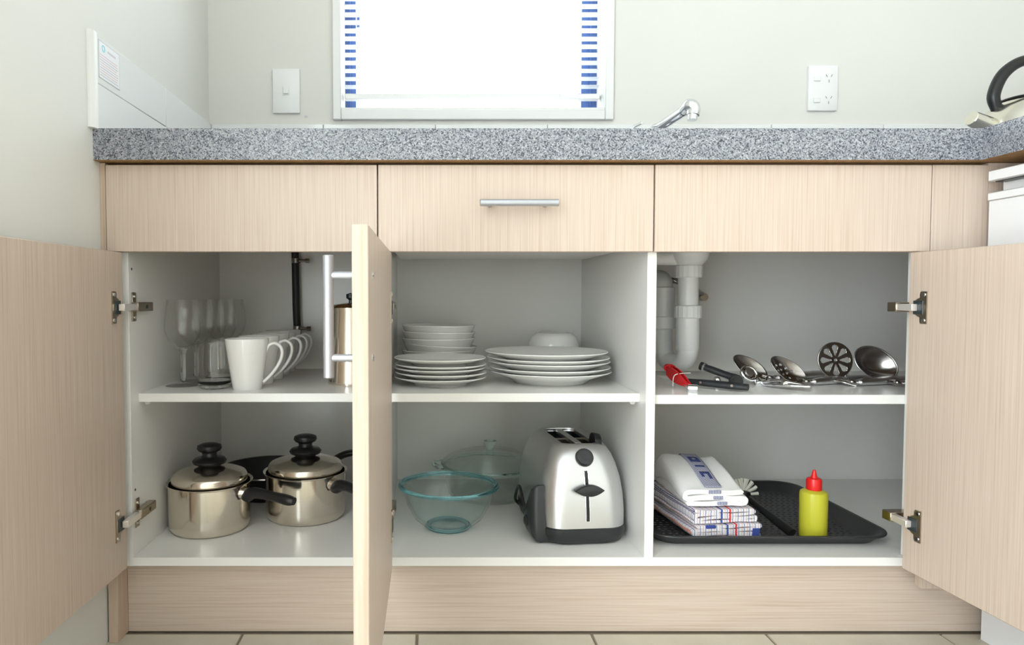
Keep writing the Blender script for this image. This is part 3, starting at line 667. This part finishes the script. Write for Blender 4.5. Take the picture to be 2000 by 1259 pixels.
b = B(); lathe(b, [(0, 0), (.094, 0), (.102, .006), (.108, .04), (.111, .068), (.119, .072), (.120, .076), (.112, .077), (.107, .07), (.1035, .04), (.097, .010), (.09, .005), (0, .005)], 64); obj('dish', b, 'green_glass', cs, 60)
b = B(); lathe(b, [(.1118, .0685), (.119, .0715), (.1204, .076), (.1122, .0774), (.1118, .0685)], 64); obj('rim', b, 'green_rim', cs, 60)
for s in (-1, 1):
    b = B(); tube(b, [(s*.112, -.030, .072), (s*.128, -.026, .074), (s*.138, 0, .075), (s*.128, .026, .074), (s*.112, .030, .072)], .0055, 12, 8, .8); obj('handle', b, 'green_rim', cs, 60)
b = B(); lathe(b, [(.1165, .0775), (.1180, .081), (.108, .088), (.080, .101), (.040, .109), (.010, .1115), (.004, .108), (.040, .1045), (.079, .0965), (.106, .084), (.1165, .0775)], 64); lid = obj('lid', b, 'green_glass', cs, 60)
b = B(); lathe(b, [(0, .110), (.010, .1115), (.0095, .118), (.017, .127), (.016, .131), (0, .132)], 32); obj('lid_knob', b, 'green_rim', lid, 60)

TX, TYc = .2950, .212
to = thing('toaster', 'brushed steel two-slice toaster with black base and lever', 'toaster', (TX, TYc, Z0), R(5.5))
# sections: z, half width, front y, back y, corner radius
SEC = [(.034, .0845, -.134, .130, .042), (.06, .0850, -.133, .130, .042), (.095, .0835, -.129, .128, .042), (.125, .0795, -.123, .124, .042), (.150, .0735, -.115, .118, .042), (.168, .0665, -.106, .110, .040), (.180, .0590, -.097, .100, .038), (.187, .0530, -.090, .092, .036), (.190, .0490, -.085, .086, .034)]
def tloop(z, hw, f, bk, r, n=10): return [Vector((x, y, z)) for x, y in rrect(hw, (bk-f)/2, min(r, hw*.9), n, 0, (f+bk)/2)]
def tfront(z):
    for a, b_ in zip(SEC, SEC[1:]):
        if a[0] <= z <= b_[0]: return a[2]+(b_[2]-a[2])*(z-a[0])/(b_[0]-a[0])
b = B(); loft(b, [tloop(*s) for s in SEC] + [tloop(.1895, .046, -.081, .082, .032), tloop(.182, .0455, -.080, .081, .032)], False, False); body = obj('shell', b, 'brushed_steel', to, 50)
b = B(); loft(b, [tloop(0, .076, -.122, .120, .045), tloop(.004, .082, -.130, .126, .045), tloop(.020, .0868, -.1365, .133, .044), tloop(.032, .0868, -.1365, .133, .044), tloop(.0348, .0840, -.1330, .130, .042), tloop(.036, .080, -.128, .125, .042)]); obj('base', b, 'charcoal_plastic', to, 50)
b = B(); loft(b, [tloop(.187, .0460, -.0805, .0815, .032), tloop(.150, .044, -.078, .079, .03)], False, True); obj('slot_well', b, 'nonstick', to, 50)
for x0, x1 in ((-.046, -.034), (-.007, .007), (.034, .046)):
    b = B(); box(b, x0, x1, -.070, .072, .180, .1888, .001); obj('slot_rail', b, 'brushed_steel', to, 40)
b = B(); box(b, -.045, .045, -.006, .006, .170, .183, .001); obj('slot_rail', b, 'hinge_steel', to, 40)
b = B(); lathe(b, [(0, 0), (.020, 0), (.0205, .002), (.018, .014), (.012, .016), (0, .016)], 28, Matrix.Translation((.036, -.060, .186)) @ Matrix.Rotation(R(90), 4, 'Y') @ Matrix.Translation((0, 0, -.004))); obj('lift_tab', b, 'black_plastic', to, 40)
def on_front(z, dz=.004):
    f0, f1 = tfront(z-dz), tfront(z+dz); tilt = math.atan2(f1-f0, 2*dz)
    return Matrix.Translation((0, tfront(z), z)) @ Matrix.Rotation(R(90)-tilt, 4, 'X')
b = B(); lathe(b, [(0, .0085), (.008, .0085), (.0125, .0095), (.0160, .0085), (.0178, .004), (.0182, -.002), (0, -.002)], 36, on_front(.1665)); obj('browning_dial', b, 'charcoal_plastic', to, 50)
b = B()
for z0, z1 in ((.048, .072), (.072, .097), (.097, .125), (.125, .143)):
    for s in (0,):
        p = [Vector((sx, tfront(zq)-.0006, zq)) for sx, zq in ((-.0035, z0), (.0035, z0), (.0035, z1), (-.0035, z1))]
        q2 = [v+Vector((0, .003, 0)) for v in p]; loft(b, [p, q2])
obj('lever_slot', b, 'nonstick', to, 0)
for s in (-1, 1):
    b = B(); tube(b, [(s*.0040, tfront(z)-.0004, z) for z in (.0475, .065, .085, .105, .125, .143)], .0009, 8, 4); obj('slot_edge', b, 'chrome', to, 40)
out = []
for k in range(25):
    s = -1+2*k/24; out.append((.0300*s, .0115*(1-s*s)))
for k in range(1, 24):
    s = 1-2*k/24; out.append((.0300*s, -.0115*(1-s*s)))
b = B(); zc = .110; loft(b, [[Vector((x*f, tfront(zc)+y, zc+zz*f)) for x, zz in out] for f, y in ((.5, .004), (.8, -.004), (1, -.010), (1, -.016), (.9, -.020), (.6, -.0215))]); obj('lever', b, 'charcoal_plastic', to, 50)
# black teardrop pod on the left flank
pod = [(-.128, .004), (-.060, .004), (-.052, .020), (-.058, .050), (-.078, .080), (-.098, .104), (-.108, .112), (-.114, .106), (-.122, .070), (-.128, .030)]
pp = [(v.x, v.y) for v in catmull([(a, c, 0) for a, c in pod + [pod[0]]], 4)][:-1]
cyy = sum(a for a, c in pp)/len(pp); czz = sum(c for a, c in pp)/len(pp)
def podx(z, f): return -.0845+max(0, z-.07)*.05
b = B(); loft(b, [[Vector((podx(c, 0)-o, cyy+(a-cyy)*f+.012, czz+(c-czz)*f)) for a, c in pp] for f, o in ((1, -.03), (1, .007), (.95, .014), (.82, .020), (.55, .0235), (.2, .0245))]); obj('side_pod', b, 'charcoal_plastic', to, 50)
b = B(); lathe(b, [(0, 0), (.011, 0), (.011, .004), (.007, .007), (0, .007)], 20, Matrix.Translation((-.1065, -.078, .036)) @ Matrix.Rotation(R(-90), 4, 'Y')); obj('pod_button', b, 'charcoal_plastic', to, 50)
b = B(); tube(b, [(-.080, .10, .012), (-.094, .09, .03), (-.099, .03, .075), (-.101, -.02, .055), (-.098, -.045, .032)], .0032, 10, 8); obj('power_cord', b, 'rubber', to, 50)

# ------------------------------------------------------------------ tray and its contents, right bay bottom
TR = (.4255, .905, .063, .470); tcx, tcy = (TR[0]+TR[1])/2, (TR[2]+TR[3])/2; thx, thy = (TR[1]-TR[0])/2, (TR[3]-TR[2])/2
ty = thing('tray', 'black plastic serving tray with raised rim on the cupboard floor', 'tray', (tcx, tcy, Z0))
def trl(inset, z, r): return [Vector((x, y, z)) for x, y in rrect(thx-inset, thy-inset, r, 10)]
b = B(); loft(b, [trl(.030, 0, .035), trl(.024, .0015, .038), trl(.008, .017, .05), trl(.001, .019, .055), trl(0, .021, .056), trl(.001, .0232, .055), trl(.006, .0235, .05), trl(.010, .0215, .048), trl(.026, .0050, .038), trl(.034, .0035, .033)]); obj('pan', b, 'tray_plastic', ty, 50)
b = B()
for i in range(30):
    for j in range(24):
        x = -thx+.05+i*(2*thx-.1)/29; y = -thy+.05+j*(2*thy-.1)/23; x += .0035*(j % 2)
        q = [Vector((x+dx*.0032, y+dy*.0016, .0034)) for dx, dy in ((-1, -1), (1, -1), (1, 1), (-1, 1))]
        loft(b, [q, [Vector((x+(v.x-x)*.5, y+(v.y-y)*.5, .0048)) for v in q]], False, True)
o = obj('grip_studs', b, 'tray_plastic', ty, 0); o['kind'] = 'stuff'
TZ = Z0+.0035

bt = thing('squeeze_bottle', 'yellow squeeze bottle with red nozzle cap on the tray', 'bottle', (.7685, .121, TZ))
b = B(); lathe(b, [(0, .002), (.021, .0015), (.0245, 0), (.0256, .003), (.0256, .086), (.0245, .091), (.019, .0945), (.0135, .0955), (.0135, .100), (0, .100)], 48); obj('bottle', b, 'yellow_bottle', bt, 40)
b = B(); lathe(b, [(0, .0955), (.0138, .0955), (.0142, .097), (.0142, .1145), (.0128, .118), (.0070, .1192), (.0048, .124), (.0028, .1335), (.0022, .1350), (0, .1355)], 40); obj('nozzle_cap', b, 'red_plastic', bt, 40)

# folded towels: serpentine layers seen at the front, extruded towards the back
def fold_path(wd, layers, pitch, z0, jit):
    pts = []; z = z0
    for i in range(layers):
        xs = [-wd/2+jit[i][0], -wd/4, 0, wd/4, wd/2+jit[i][1]]
        if i % 2: xs = xs[::-1]
        for x in xs: pts.append(Vector((x, 0, z + .0012*math.sin(x*60+i*2))))
        if i < layers-1:
            s = -1 if i % 2 else 1
            pts.append(Vector((xs[-1]+s*pitch*.55, 0, z+pitch*.5)))
        z += pitch
    return pts
def towel(name, label, mm, loc, rz, wd, dep, layers, pitch, th, jit, lift=None, nseg=18, wob=.0012):
    path = catmull(fold_path(wd, layers, pitch, th/2+.0006, jit), 5)
    t = thing(name, label, 'towel', loc, rz)
    left, right = [], []
    for i, c in enumerate(path):
        tg = (path[min(i+1, len(path)-1)]-path[max(i-1, 0)]).normalized(); nn = Vector((-tg.z, 0, tg.x))
        left.append(c+nn*th/2); right.append(c-nn*th/2)
    ends = [path[-1]+(path[-1]-path[-2]).normalized()*th*.45]; ends0 = [path[0]+(path[0]-path[1]).normalized()*th*.45]
    loopc = left + ends + right[::-1] + ends0
    H = layers*pitch
    loops = []
    for j in range(nseg+1):
        y = dep*j/nseg; lp = []
        sh = 0 if 0 < j < nseg else .0012
        for p in loopc:
            z = p.z; f = min(1, max(0, z/H))
            q = Vector((p.x*(1-.02*(sh > 0)), y, z))
            nv = noise.noise_vector(Vector((p.x*25, y*18, z*60+hash(name+label) % 7)))
            q += nv*wob*(1 if f > .05 else 0); q.z = max(q.z, .0004)
            if lift: q.z += lift(y/dep, p.x/wd)*f
            lp.append(q)
        loops.append(lp)
    b = B(); loft(b, loops); obj('cloth', b, mm, t, 60); return t
ang = R(6)
J = lambda: [(random.uniform(-.004, .004), random.uniform(-.004, .006)) for _ in range(6)]
w1 = towel('tea_towel', 'folded checked tea towel with navy corner at the bottom of the stack', 'checked_cloth', (.5905, .106, TZ+.0005), ang, .128, .205, 4, .0072, .0060, J(), None, 18, .0020)
w2 = towel('tea_towel', 'folded checked tea towel between the white towel and the bottom one', 'checked_cloth_b', (.5865, .112, TZ+.0305), ang+R(1), .122, .195, 4, .0070, .0058, J(), lambda v, u: .004*v, 18, .0022)
b = B(); box(b, .052, .068, -.0015, .004, .002, .020, .0012); obj('hem', b, 'navy_hem', w1, 0)
b = B(); box(b, -.045, -.024, -.0018, .004, .022, .0285, .0012); obj('hem', b, 'navy_hem', w1, 0)
LIFT = lambda v, u: .036*math.sin(min(1, v/.80)*math.pi/2)**1.3*(1-.18*u) - .030*max(0, v-.80)/.2
w3 = towel('hand_towel', 'folded white towel with navy lettered band on top of the stack', 'white_cloth', (.5740, .122, TZ+.0610), R(1), .110, .178, 3, .0112, .0102, J(), LIFT, 24, .0022)
# woven band and letters draped on the top layer of the white towel
ZTOP = 2*.0112+.0102+.0022
def ztop(x, y): return ZTOP + LIFT(y/.178, x/.110) + .0016
def drape(name, x0, x1, y0, y1, mm, off, parent, ring=None):
    b = B(); nx, ny = 6, max(2, int((y1-y0)/.004)); g = {}
    for i in range(nx+1):
        for j in range(ny+1):
            x = x0+(x1-x0)*i/nx; y = y0+(y1-y0)*j/ny; g[i, j] = b.verts.new((x, y, ztop(x, y)+off))
    for i in range(nx):
        for j in range(ny):
            if ring and 2 <= i < nx-2 and ny*.3 <= j < ny*.7: continue
            b.faces.new([g[i, j], g[i+1, j], g[i+1, j+1], g[i, j+1]])
    o = obj(name, b, mm, parent, 60); md = o.modifiers.new('thickness', 'SOLIDIFY'); md.thickness = .0012; md.offset = -1; return o
band = drape('woven_band', -.020, .014, .006, .152, 'woven_band', .0006, w3)
drape('band_end', -.020, .014, .140, .153, 'navy_print', .0010, w3)
drape('letter_d', -.014, .008, .094, .118, 'navy_print', .0012, w3, True)
drape('letter_i', -.012, .008, .074, .080, 'navy_print', .0012, w3)
drape('letter_n', -.012, .008, .050, .057, 'navy_print', .0012, w3); drape('letter_n', -.012, -.006, .040, .057, 'navy_print', .0012, w3); drape('letter_n', .002, .008, .034, .057, 'navy_print', .0012, w3)
for zc, x0, x1 in ((.0290, -.016, .010), (.0175, -.006, .014), (.0062, .002, .022)):
    b = B(); box(b, x0, x1, -.0022, .002, zc-.0034, zc+.0034, .001); obj('band_edge', b, 'woven_band', w3, 0)

# dish brush lying on the tray
br = thing('dish_brush', 'black dish brush with pale bristles lying behind the towels', 'brush', (.690, .24, TZ))
pa = Vector((.722, .112, TZ+.010)); pb = Vector((.702, .262, TZ+.036)); c = br.location
b = B(); tube(b, [pa-c, pa.lerp(pb, .4)-c, pa.lerp(pb, .8)-c, pb-c], [.0095, .0085, .0062, .0070], 14, 8, .7); obj('handle', b, 'black_plastic', br, 50)
hc = pb-c+Vector((-.004, .014, .004))
b = B(); lathe(b, [(0, -.012), (.012, -.011), (.0165, -.003), (.0165, .004), (.010, .008), (0, .009)], 24, Matrix.Translation(hc) @ Matrix.Rotation(R(-20), 4, 'X')); obj('head', b, 'black_plastic', br, 50)
for k in range(15):
    a = R(-15+210*k/14); el = R(20+25*(k % 2))
    d = Vector((math.cos(a)*math.cos(el), .30*math.sin(el), math.sin(a)*math.cos(el)*.9+.25)).normalized()
    b = B(); cyl(b, hc+d*.008, hc+d*.036, .0022, 8, .0038); obj('bristle_tuft', b, 'bristle', br, 40)

# ------------------------------------------------------------------ utensils, right bay shelf
def frame_mtx(c, axis, normal):
    """x along axis, z along the normal"""
    x = Vector(axis).normalized(); z = Vector(normal); z = (z-x*z.dot(x)).normalized(); y = z.cross(x)
    m = Matrix((x, y, z)).transposed().to_4x4(); m.translation = Vector(c); return m
def dish_shell(bm, rx, ry, depth, mtx, holes=(), nu=20, nv=40, taper=.0):
    """bowl of a spoon: a shell hollow along +z of mtx"""
    g = {}
    for i in range(nu+1):
        for j in range(nv):
            r = i/nu; a = 2*math.pi*j/nv
            x = rx*r*math.cos(a); y = ry*r*math.sin(a)*(1-taper*math.cos(a))
            z = -depth*(1-r**2.2)
            if i == 0: g[i, j] = g.get((0, 0)) or bm.verts.new(mtx @ Vector((0, 0, -depth)))
            else: g[i, j] = bm.verts.new(mtx @ Vector((x, y, z)))
    for i in range(nu):
        for j in range(nv):
            j2 = (j+1) % nv; r = (i+.5)/nu; a = 2*math.pi*(j+.5)/nv
            x = rx*r*math.cos(a); y = ry*r*math.sin(a)
            if any((x-hx)**2+(y-hy)**2 < hr*hr for hx, hy, hr in holes): continue
            if i == 0: bm.faces.new([g[0, 0], g[1, j], g[1, j2]])
            else: bm.faces.new([g[i, j], g[i+1, j], g[i+1, j2], g[i, j2]])
def solid(o, th, off=0): md = o.modifiers.new('thickness', 'SOLIDIFY'); md.thickness = th; md.offset = off; return o
def utensil(name, label, cat, neck, end, headc, mm='dark_steel'):
    """handle from neck to end lying on the shelf, curved neck up to the head"""
    t = thing(name, label, cat, (neck[0], neck[1], Z1), group='steel cooking utensils'); c = t.location
    nk = Vector(neck); en = Vector(end); hc = Vector(headc)
    d = (en-nk).normalized()
    b = B(); tube(b, [nk+d*.016-c, nk.lerp(en, .3)-c, nk.lerp(en, .7)-c, en-c], [.0095, .0130, .0140, .0100], 16, 8, .6, (0, 0, 1)); obj('handle', b, 'brushed_steel', t, 50)
    b = B(); tube(b, [nk+d*.034-c, nk+d*.010-c+Vector((0, 0, -.001)), nk-d*.004-c+Vector((0, 0, .002)), nk.lerp(hc, .5)-c, hc-c], [.0058, .0050, .0046, .0040, .0040], 12, 8); obj('neck', b, 'dark_steel', t, 50)
    return t, c
zs = Z1+.0085
def sp_at(px, py, Y): return atY(px, py, Y)
# solid spoon
hc = sp_at(1466, 718, .235); ax = Vector((-.80, .10, .52)); nm = Vector((.25, -.80, .50))
t, c = utensil('serving_spoon', 'solid steel serving spoon lying behind the can opener', 'spoon', (hc.x+.040, .225, zs), (hc.x+.22, .33, zs), hc-ax*.030)
b = B(); dish_shell(b, .042, .026, .012, frame_mtx(hc-c, ax, nm), taper=.12); solid(obj('bowl', b, 'dark_steel', t, 60), .0014)
# slotted spoon
hc = sp_at(1540, 722, .20); nm = Vector((.22, -.82, .48))
t, c = utensil('slotted_spoon', 'steel slotted spoon with small round drain holes', 'spoon', (hc.x+.016, .158, zs), (hc.x+.19, .245, zs), hc-ax*.024-Vector((0, 0, .006)))
hl = [(x, y, .0027) for x in (-.012, .002, .016) for y in (-.009, .009)] + [(.024, 0, .0027), (-.005, 0, .0027), (.009, 0, .0027)]
b = B(); dish_shell(b, .042, .026, .012, frame_mtx(hc-c, ax, nm), hl, 40, 90, .12); solid(obj('bowl', b, 'dark_steel', t, 60), .0014)
# potato masher
hc = sp_at(1631, 703, .205); c0 = Vector((hc.x+.004, .150, zs))
t, c = utensil('potato_masher', 'steel potato masher with flower-shaped cut-out disc', 'masher', tuple(c0), (hc.x+.18, .225, zs), Vector((hc.x-.002, .195, hc.z-.040)))
b = B(); nr, na = 26, 160; rad = .0380; mt = frame_mtx(hc-c, (1, .05, 0), (-.10, -1, .12)); g = {}
def petal(r, a):
    k = round(a/(math.pi/4))*(math.pi/4); x = r*math.cos(a-k); y = r*math.sin(a-k)
    if abs(x-.5) > .40 and not (.24 < x < .84): return False
    if not (.24 < x < .84): return False
    wd = .020+.145*((x-.24)/.45) if x < .69 else .165*math.sqrt(max(0, 1-((x-.69)/.15)**2))
    return abs(y) < wd
for i in range(nr+1):
    for j in range(na):
        r = (.07+.93*i/nr); a = 2*math.pi*j/na
        sq = 1.0
        g[i, j] = b.verts.new(mt @ Vector((rad*r*math.cos(a), rad*r*math.sin(a), 0)))
for i in range(nr):
    for j in range(na):
        if petal(.07+.93*(i+.5)/nr, 2*math.pi*(j+.5)/na): continue
        b.faces.new([g[i, j], g[i+1, j], g[i+1, (j+1) % na], g[i, (j+1) % na]])
solid(obj('disc', b, 'dark_steel', t, 40), .0022)
for s in (-1, 1):
    b = B(); tube(b, [mt @ Vector((s*.022, -.031, -.001)), mt @ Vector((s*.022, -.040, -.002)), Vector((s*.012, .020, .008)), Vector((.010, .004, .001))], [.003, .003, .0028, .0028], 10, 8); obj('disc_bracket', b, 'dark_steel', t, 50)
# ladle
hc = sp_at(1711, 709, .215); ax = Vector((-.93, .0, .30)); nm = Vector((.02, -.90, .42))
t, c = utensil('ladle', 'steel soup ladle with oval bowl leaning towards the shelf front', 'ladle', (hc.x-.004, .140, zs), (hc.x+.17, .185, zs), hc+Vector((.004, .004, -.036)))
b = B(); dish_shell(b, .0485, .0365, .028, frame_mtx(hc-c, ax, nm)); solid(obj('bowl', b, 'dark_steel', t, 60), .0016)
m_ = frame_mtx(hc-c, ax, nm)
b = B(); ring = [m_ @ Vector((.0485*math.cos(2*math.pi*k/32), .0365*math.sin(2*math.pi*k/32), 0)) for k in range(33)]; tube(b, ring, .0016, 8, 2); obj('rim', b, 'brushed_steel', t, 60)

# red bottle opener / peeler
ro = thing('red_peeler', 'red handled can piercer with chrome tip at the shelf front', 'can opener', (.500, .12, Z1)); c = ro.location
a0 = sp_at(1308, 724, .165); a1 = sp_at(1352, 757, .085); a0.z = max(a0.z, Z1+.02)
dd = (a1-a0)
for s in (-1, 1):
    off = Vector((s*.007, s*.002, 0))
    b = B(); lo = []
    for k in range(11):
        u = k/10; p = a0+dd*u+off*(1-.65*u); hh = .013*math.sin(math.pi*min(1, u+.12)**.8)+.004
        lo.append([p-c+Vector((dx, 0, zz_)) for dx, zz_ in ((-.0012, -hh*.7), (.0012, -hh*.7), (.0012, hh*.8), (-.0012, hh*.8))])
    loft(b, lo); obj('grip', b, 'red_enamel', ro, 40)
b = B(); tube(b, [a0+dd*.02-c+Vector((-.007, 0, .006)), a0-c+Vector((-.004, .006, .008)), a0-c+Vector((.004, .006, .008)), a0+dd*.02-c+Vector((.007, 0, .006))], .006, 10, 6); obj('grip_end', b, 'red_enamel', ro, 40)
b = B(); cyl(b, a1-dd*.35-c+Vector((0, 0, -.004)), a1+dd*.02-c, .0052, 14, .0045); cyl(b, a1-dd*.04-c+Vector((-.007, -.003, -.002)), a1+dd*.0-c+Vector((.008, -.006, -.001)), .0078, 16); obj('tip', b, 'chrome', ro, 40)
b = B(); tube(b, [a0+dd*.35-c+Vector((-.011, -.006, -.018)), a0+dd*.38-c+Vector((-.010, -.008, .004)), a0+dd*.42-c+Vector((.004, -.008, .010)), a0+dd*.5-c+Vector((.018, -.004, .013))], .0012, 8, 6); obj('wire', b, 'chrome', ro, 40)
# paring knife
kn = thing('paring_knife', 'dark handled paring knife lying across the shelf front', 'knife', (.575, .09, Z1)); c = kn.location
k0 = Vector((.520, .150, Z1+.012)); k1 = Vector((.610, .070, Z1+.0095)); km = k0.lerp(k1, .12)
b = B(); tube(b, [k0.lerp(k1, .0)-c, k0.lerp(k1, .3)-c, k0.lerp(k1, .7)-c, k1-c], [.0060, .0078, .0082, .0075], 14, 8, .8); obj('handle', b, 'charcoal_plastic', kn, 50)
b = B(); dv = (k0-k1).normalized(); sd = Vector((0, 0, 1)); p = k0-c
loft(b, [[p+sd*.005+Vector((.0008, 0, 0)), p+sd*.005-Vector((.0008, 0, 0)), p-sd*.006-Vector((.0002, 0, 0)), p-sd*.006+Vector((.0002, 0, 0))], [p+dv*.035+sd*.006+Vector((.0006, 0, 0)), p+dv*.035+sd*.006-Vector((.0006, 0, 0)), p+dv*.035-sd*.003-Vector((.0002, 0, 0)), p+dv*.035-sd*.003+Vector((.0002, 0, 0))], [p+dv*.06+sd*.006+Vector((.0002, 0, 0)), p+dv*.06+sd*.006-Vector((.0002, 0, 0)), p+dv*.06+sd*.005-Vector((.0001, 0, 0)), p+dv*.06+sd*.005+Vector((.0001, 0, 0))]])
obj('blade', b, 'chrome', kn, 0)
for u in (.25, .75):
    q = k0.lerp(k1, u)-c; b = B(); cyl(b, q+Vector((-.004, -.008, .001)), q+Vector((.004, .002, .001)), .0026, 10); obj('rivet', b, 'chrome', kn, 40)
# corkscrew with lever
cw = thing('corkscrew', 'dark waiter corkscrew with chrome lever beside the drain pipe', 'corkscrew', (.575, .17, Z1)); c = cw.location
q0 = sp_at(1374, 716, .215); q1 = sp_at(1436, 738, .17)
b = B(); tube(b, [q0-c, q0.lerp(q1, .3)-c, q0.lerp(q1, .7)-c, q1-c], [.0075, .0085, .0080, .0095], 14, 8, .8); obj('handle', b, 'charcoal_plastic', cw, 50)
b = B(); cyl(b, q0-c+(q0-q1)*.10, q0-c+(q0-q1)*.0, .0088, 14); obj('end_cap', b, 'black_plastic', cw, 40)
b = B(); cyl(b, q0-c, q0-c+(q1-q0)*.06, .0095, 16); obj('collar', b, 'chrome', cw, 40)
b = B(); cyl(b, q1-c+Vector((0, -.006, -.006)), q1-c+Vector((.003, .006, -.006)), .0135, 20, bev=.001); obj('pivot_wheel', b, 'black_plastic', cw, 40)
b = B(); sphere_c = q0.lerp(q1, .45)-c+Vector((-.006, -.012, -.016)); lathe(b, [(0, -.008), (.005, -.0065), (.008, 0), (.005, .0065), (0, .008)], 16, Matrix.Translation(sphere_c)); obj('lever_joint', b, 'chrome', cw, 60)
hx_ = [q0.lerp(q1, .45)-c+Vector((-.01+.022*u/24, -.018+.002*math.cos(u*1.3)-.02*u/24, -.030+.0025*math.sin(u*1.3))) for u in range(25)]
b = B(); tube(b, hx_, .0012, 8, 2); obj('worm', b, 'chrome', cw, 60)
b = B(); tube(b, [q1-c+Vector((0, 0, -.012)), q1.lerp(q0, .5)-c+Vector((-.002, -.016, -.024)), q0-c+Vector((0, -.018, -.030))], [.004, .0045, .003], 10, 6, .5, (0, 0, 1)); obj('lever', b, 'chrome', cw, 60)
# butterfly can opener
co = thing('can_opener', 'chrome butterfly can opener with looped key and twin handles', 'can opener', (.635, .14, Z1)); c = co.location
lc = sp_at(1463, 729, .185)
lm = frame_mtx(lc-c, (.9, .1, -.2), (-.1, -.85, .5))
b = B(); tube(b, [lm @ Vector((.017*math.cos(2*math.pi*k/20), .015*math.sin(2*math.pi*k/20), 0)) for k in range(21)], .0032, 10, 3); obj('key', b, 'chrome', co, 60)
b = B(); cyl(b, lm @ Vector((-.003, 0, -.006)), lm @ Vector((-.003, 0, .008)), .0095, 18); obj('gear', b, 'dark_steel', co, 40)
for s in (-1, 1):
    hpz = [lc-c+Vector((.008, 0, -.010)), lc-c+Vector((.022, -.012+s*.006, -.020)), Vector((.060, -.022+s*.009, .012+.003*s)), Vector((.098, -.050+s*.012, .010))]
    b = B(); tube(b, hpz, [.005, .0058, .0062, .0055], 12, 8, .6, (0, 0, 1)); obj('handle', b, 'chrome', co, 50)
b = B(); cyl(b, lc-c+Vector((.016, -.016, -.024)), lc-c+Vector((.018, .004, -.016)), .010, 16, bev=.001); obj('cutting_wheel', b, 'chrome', co, 40)
b = B(); cyl(b, (.062, -.040, .012), (.066, -.014, .012), .0048, 12); obj('rivet', b, 'chrome', co, 40)
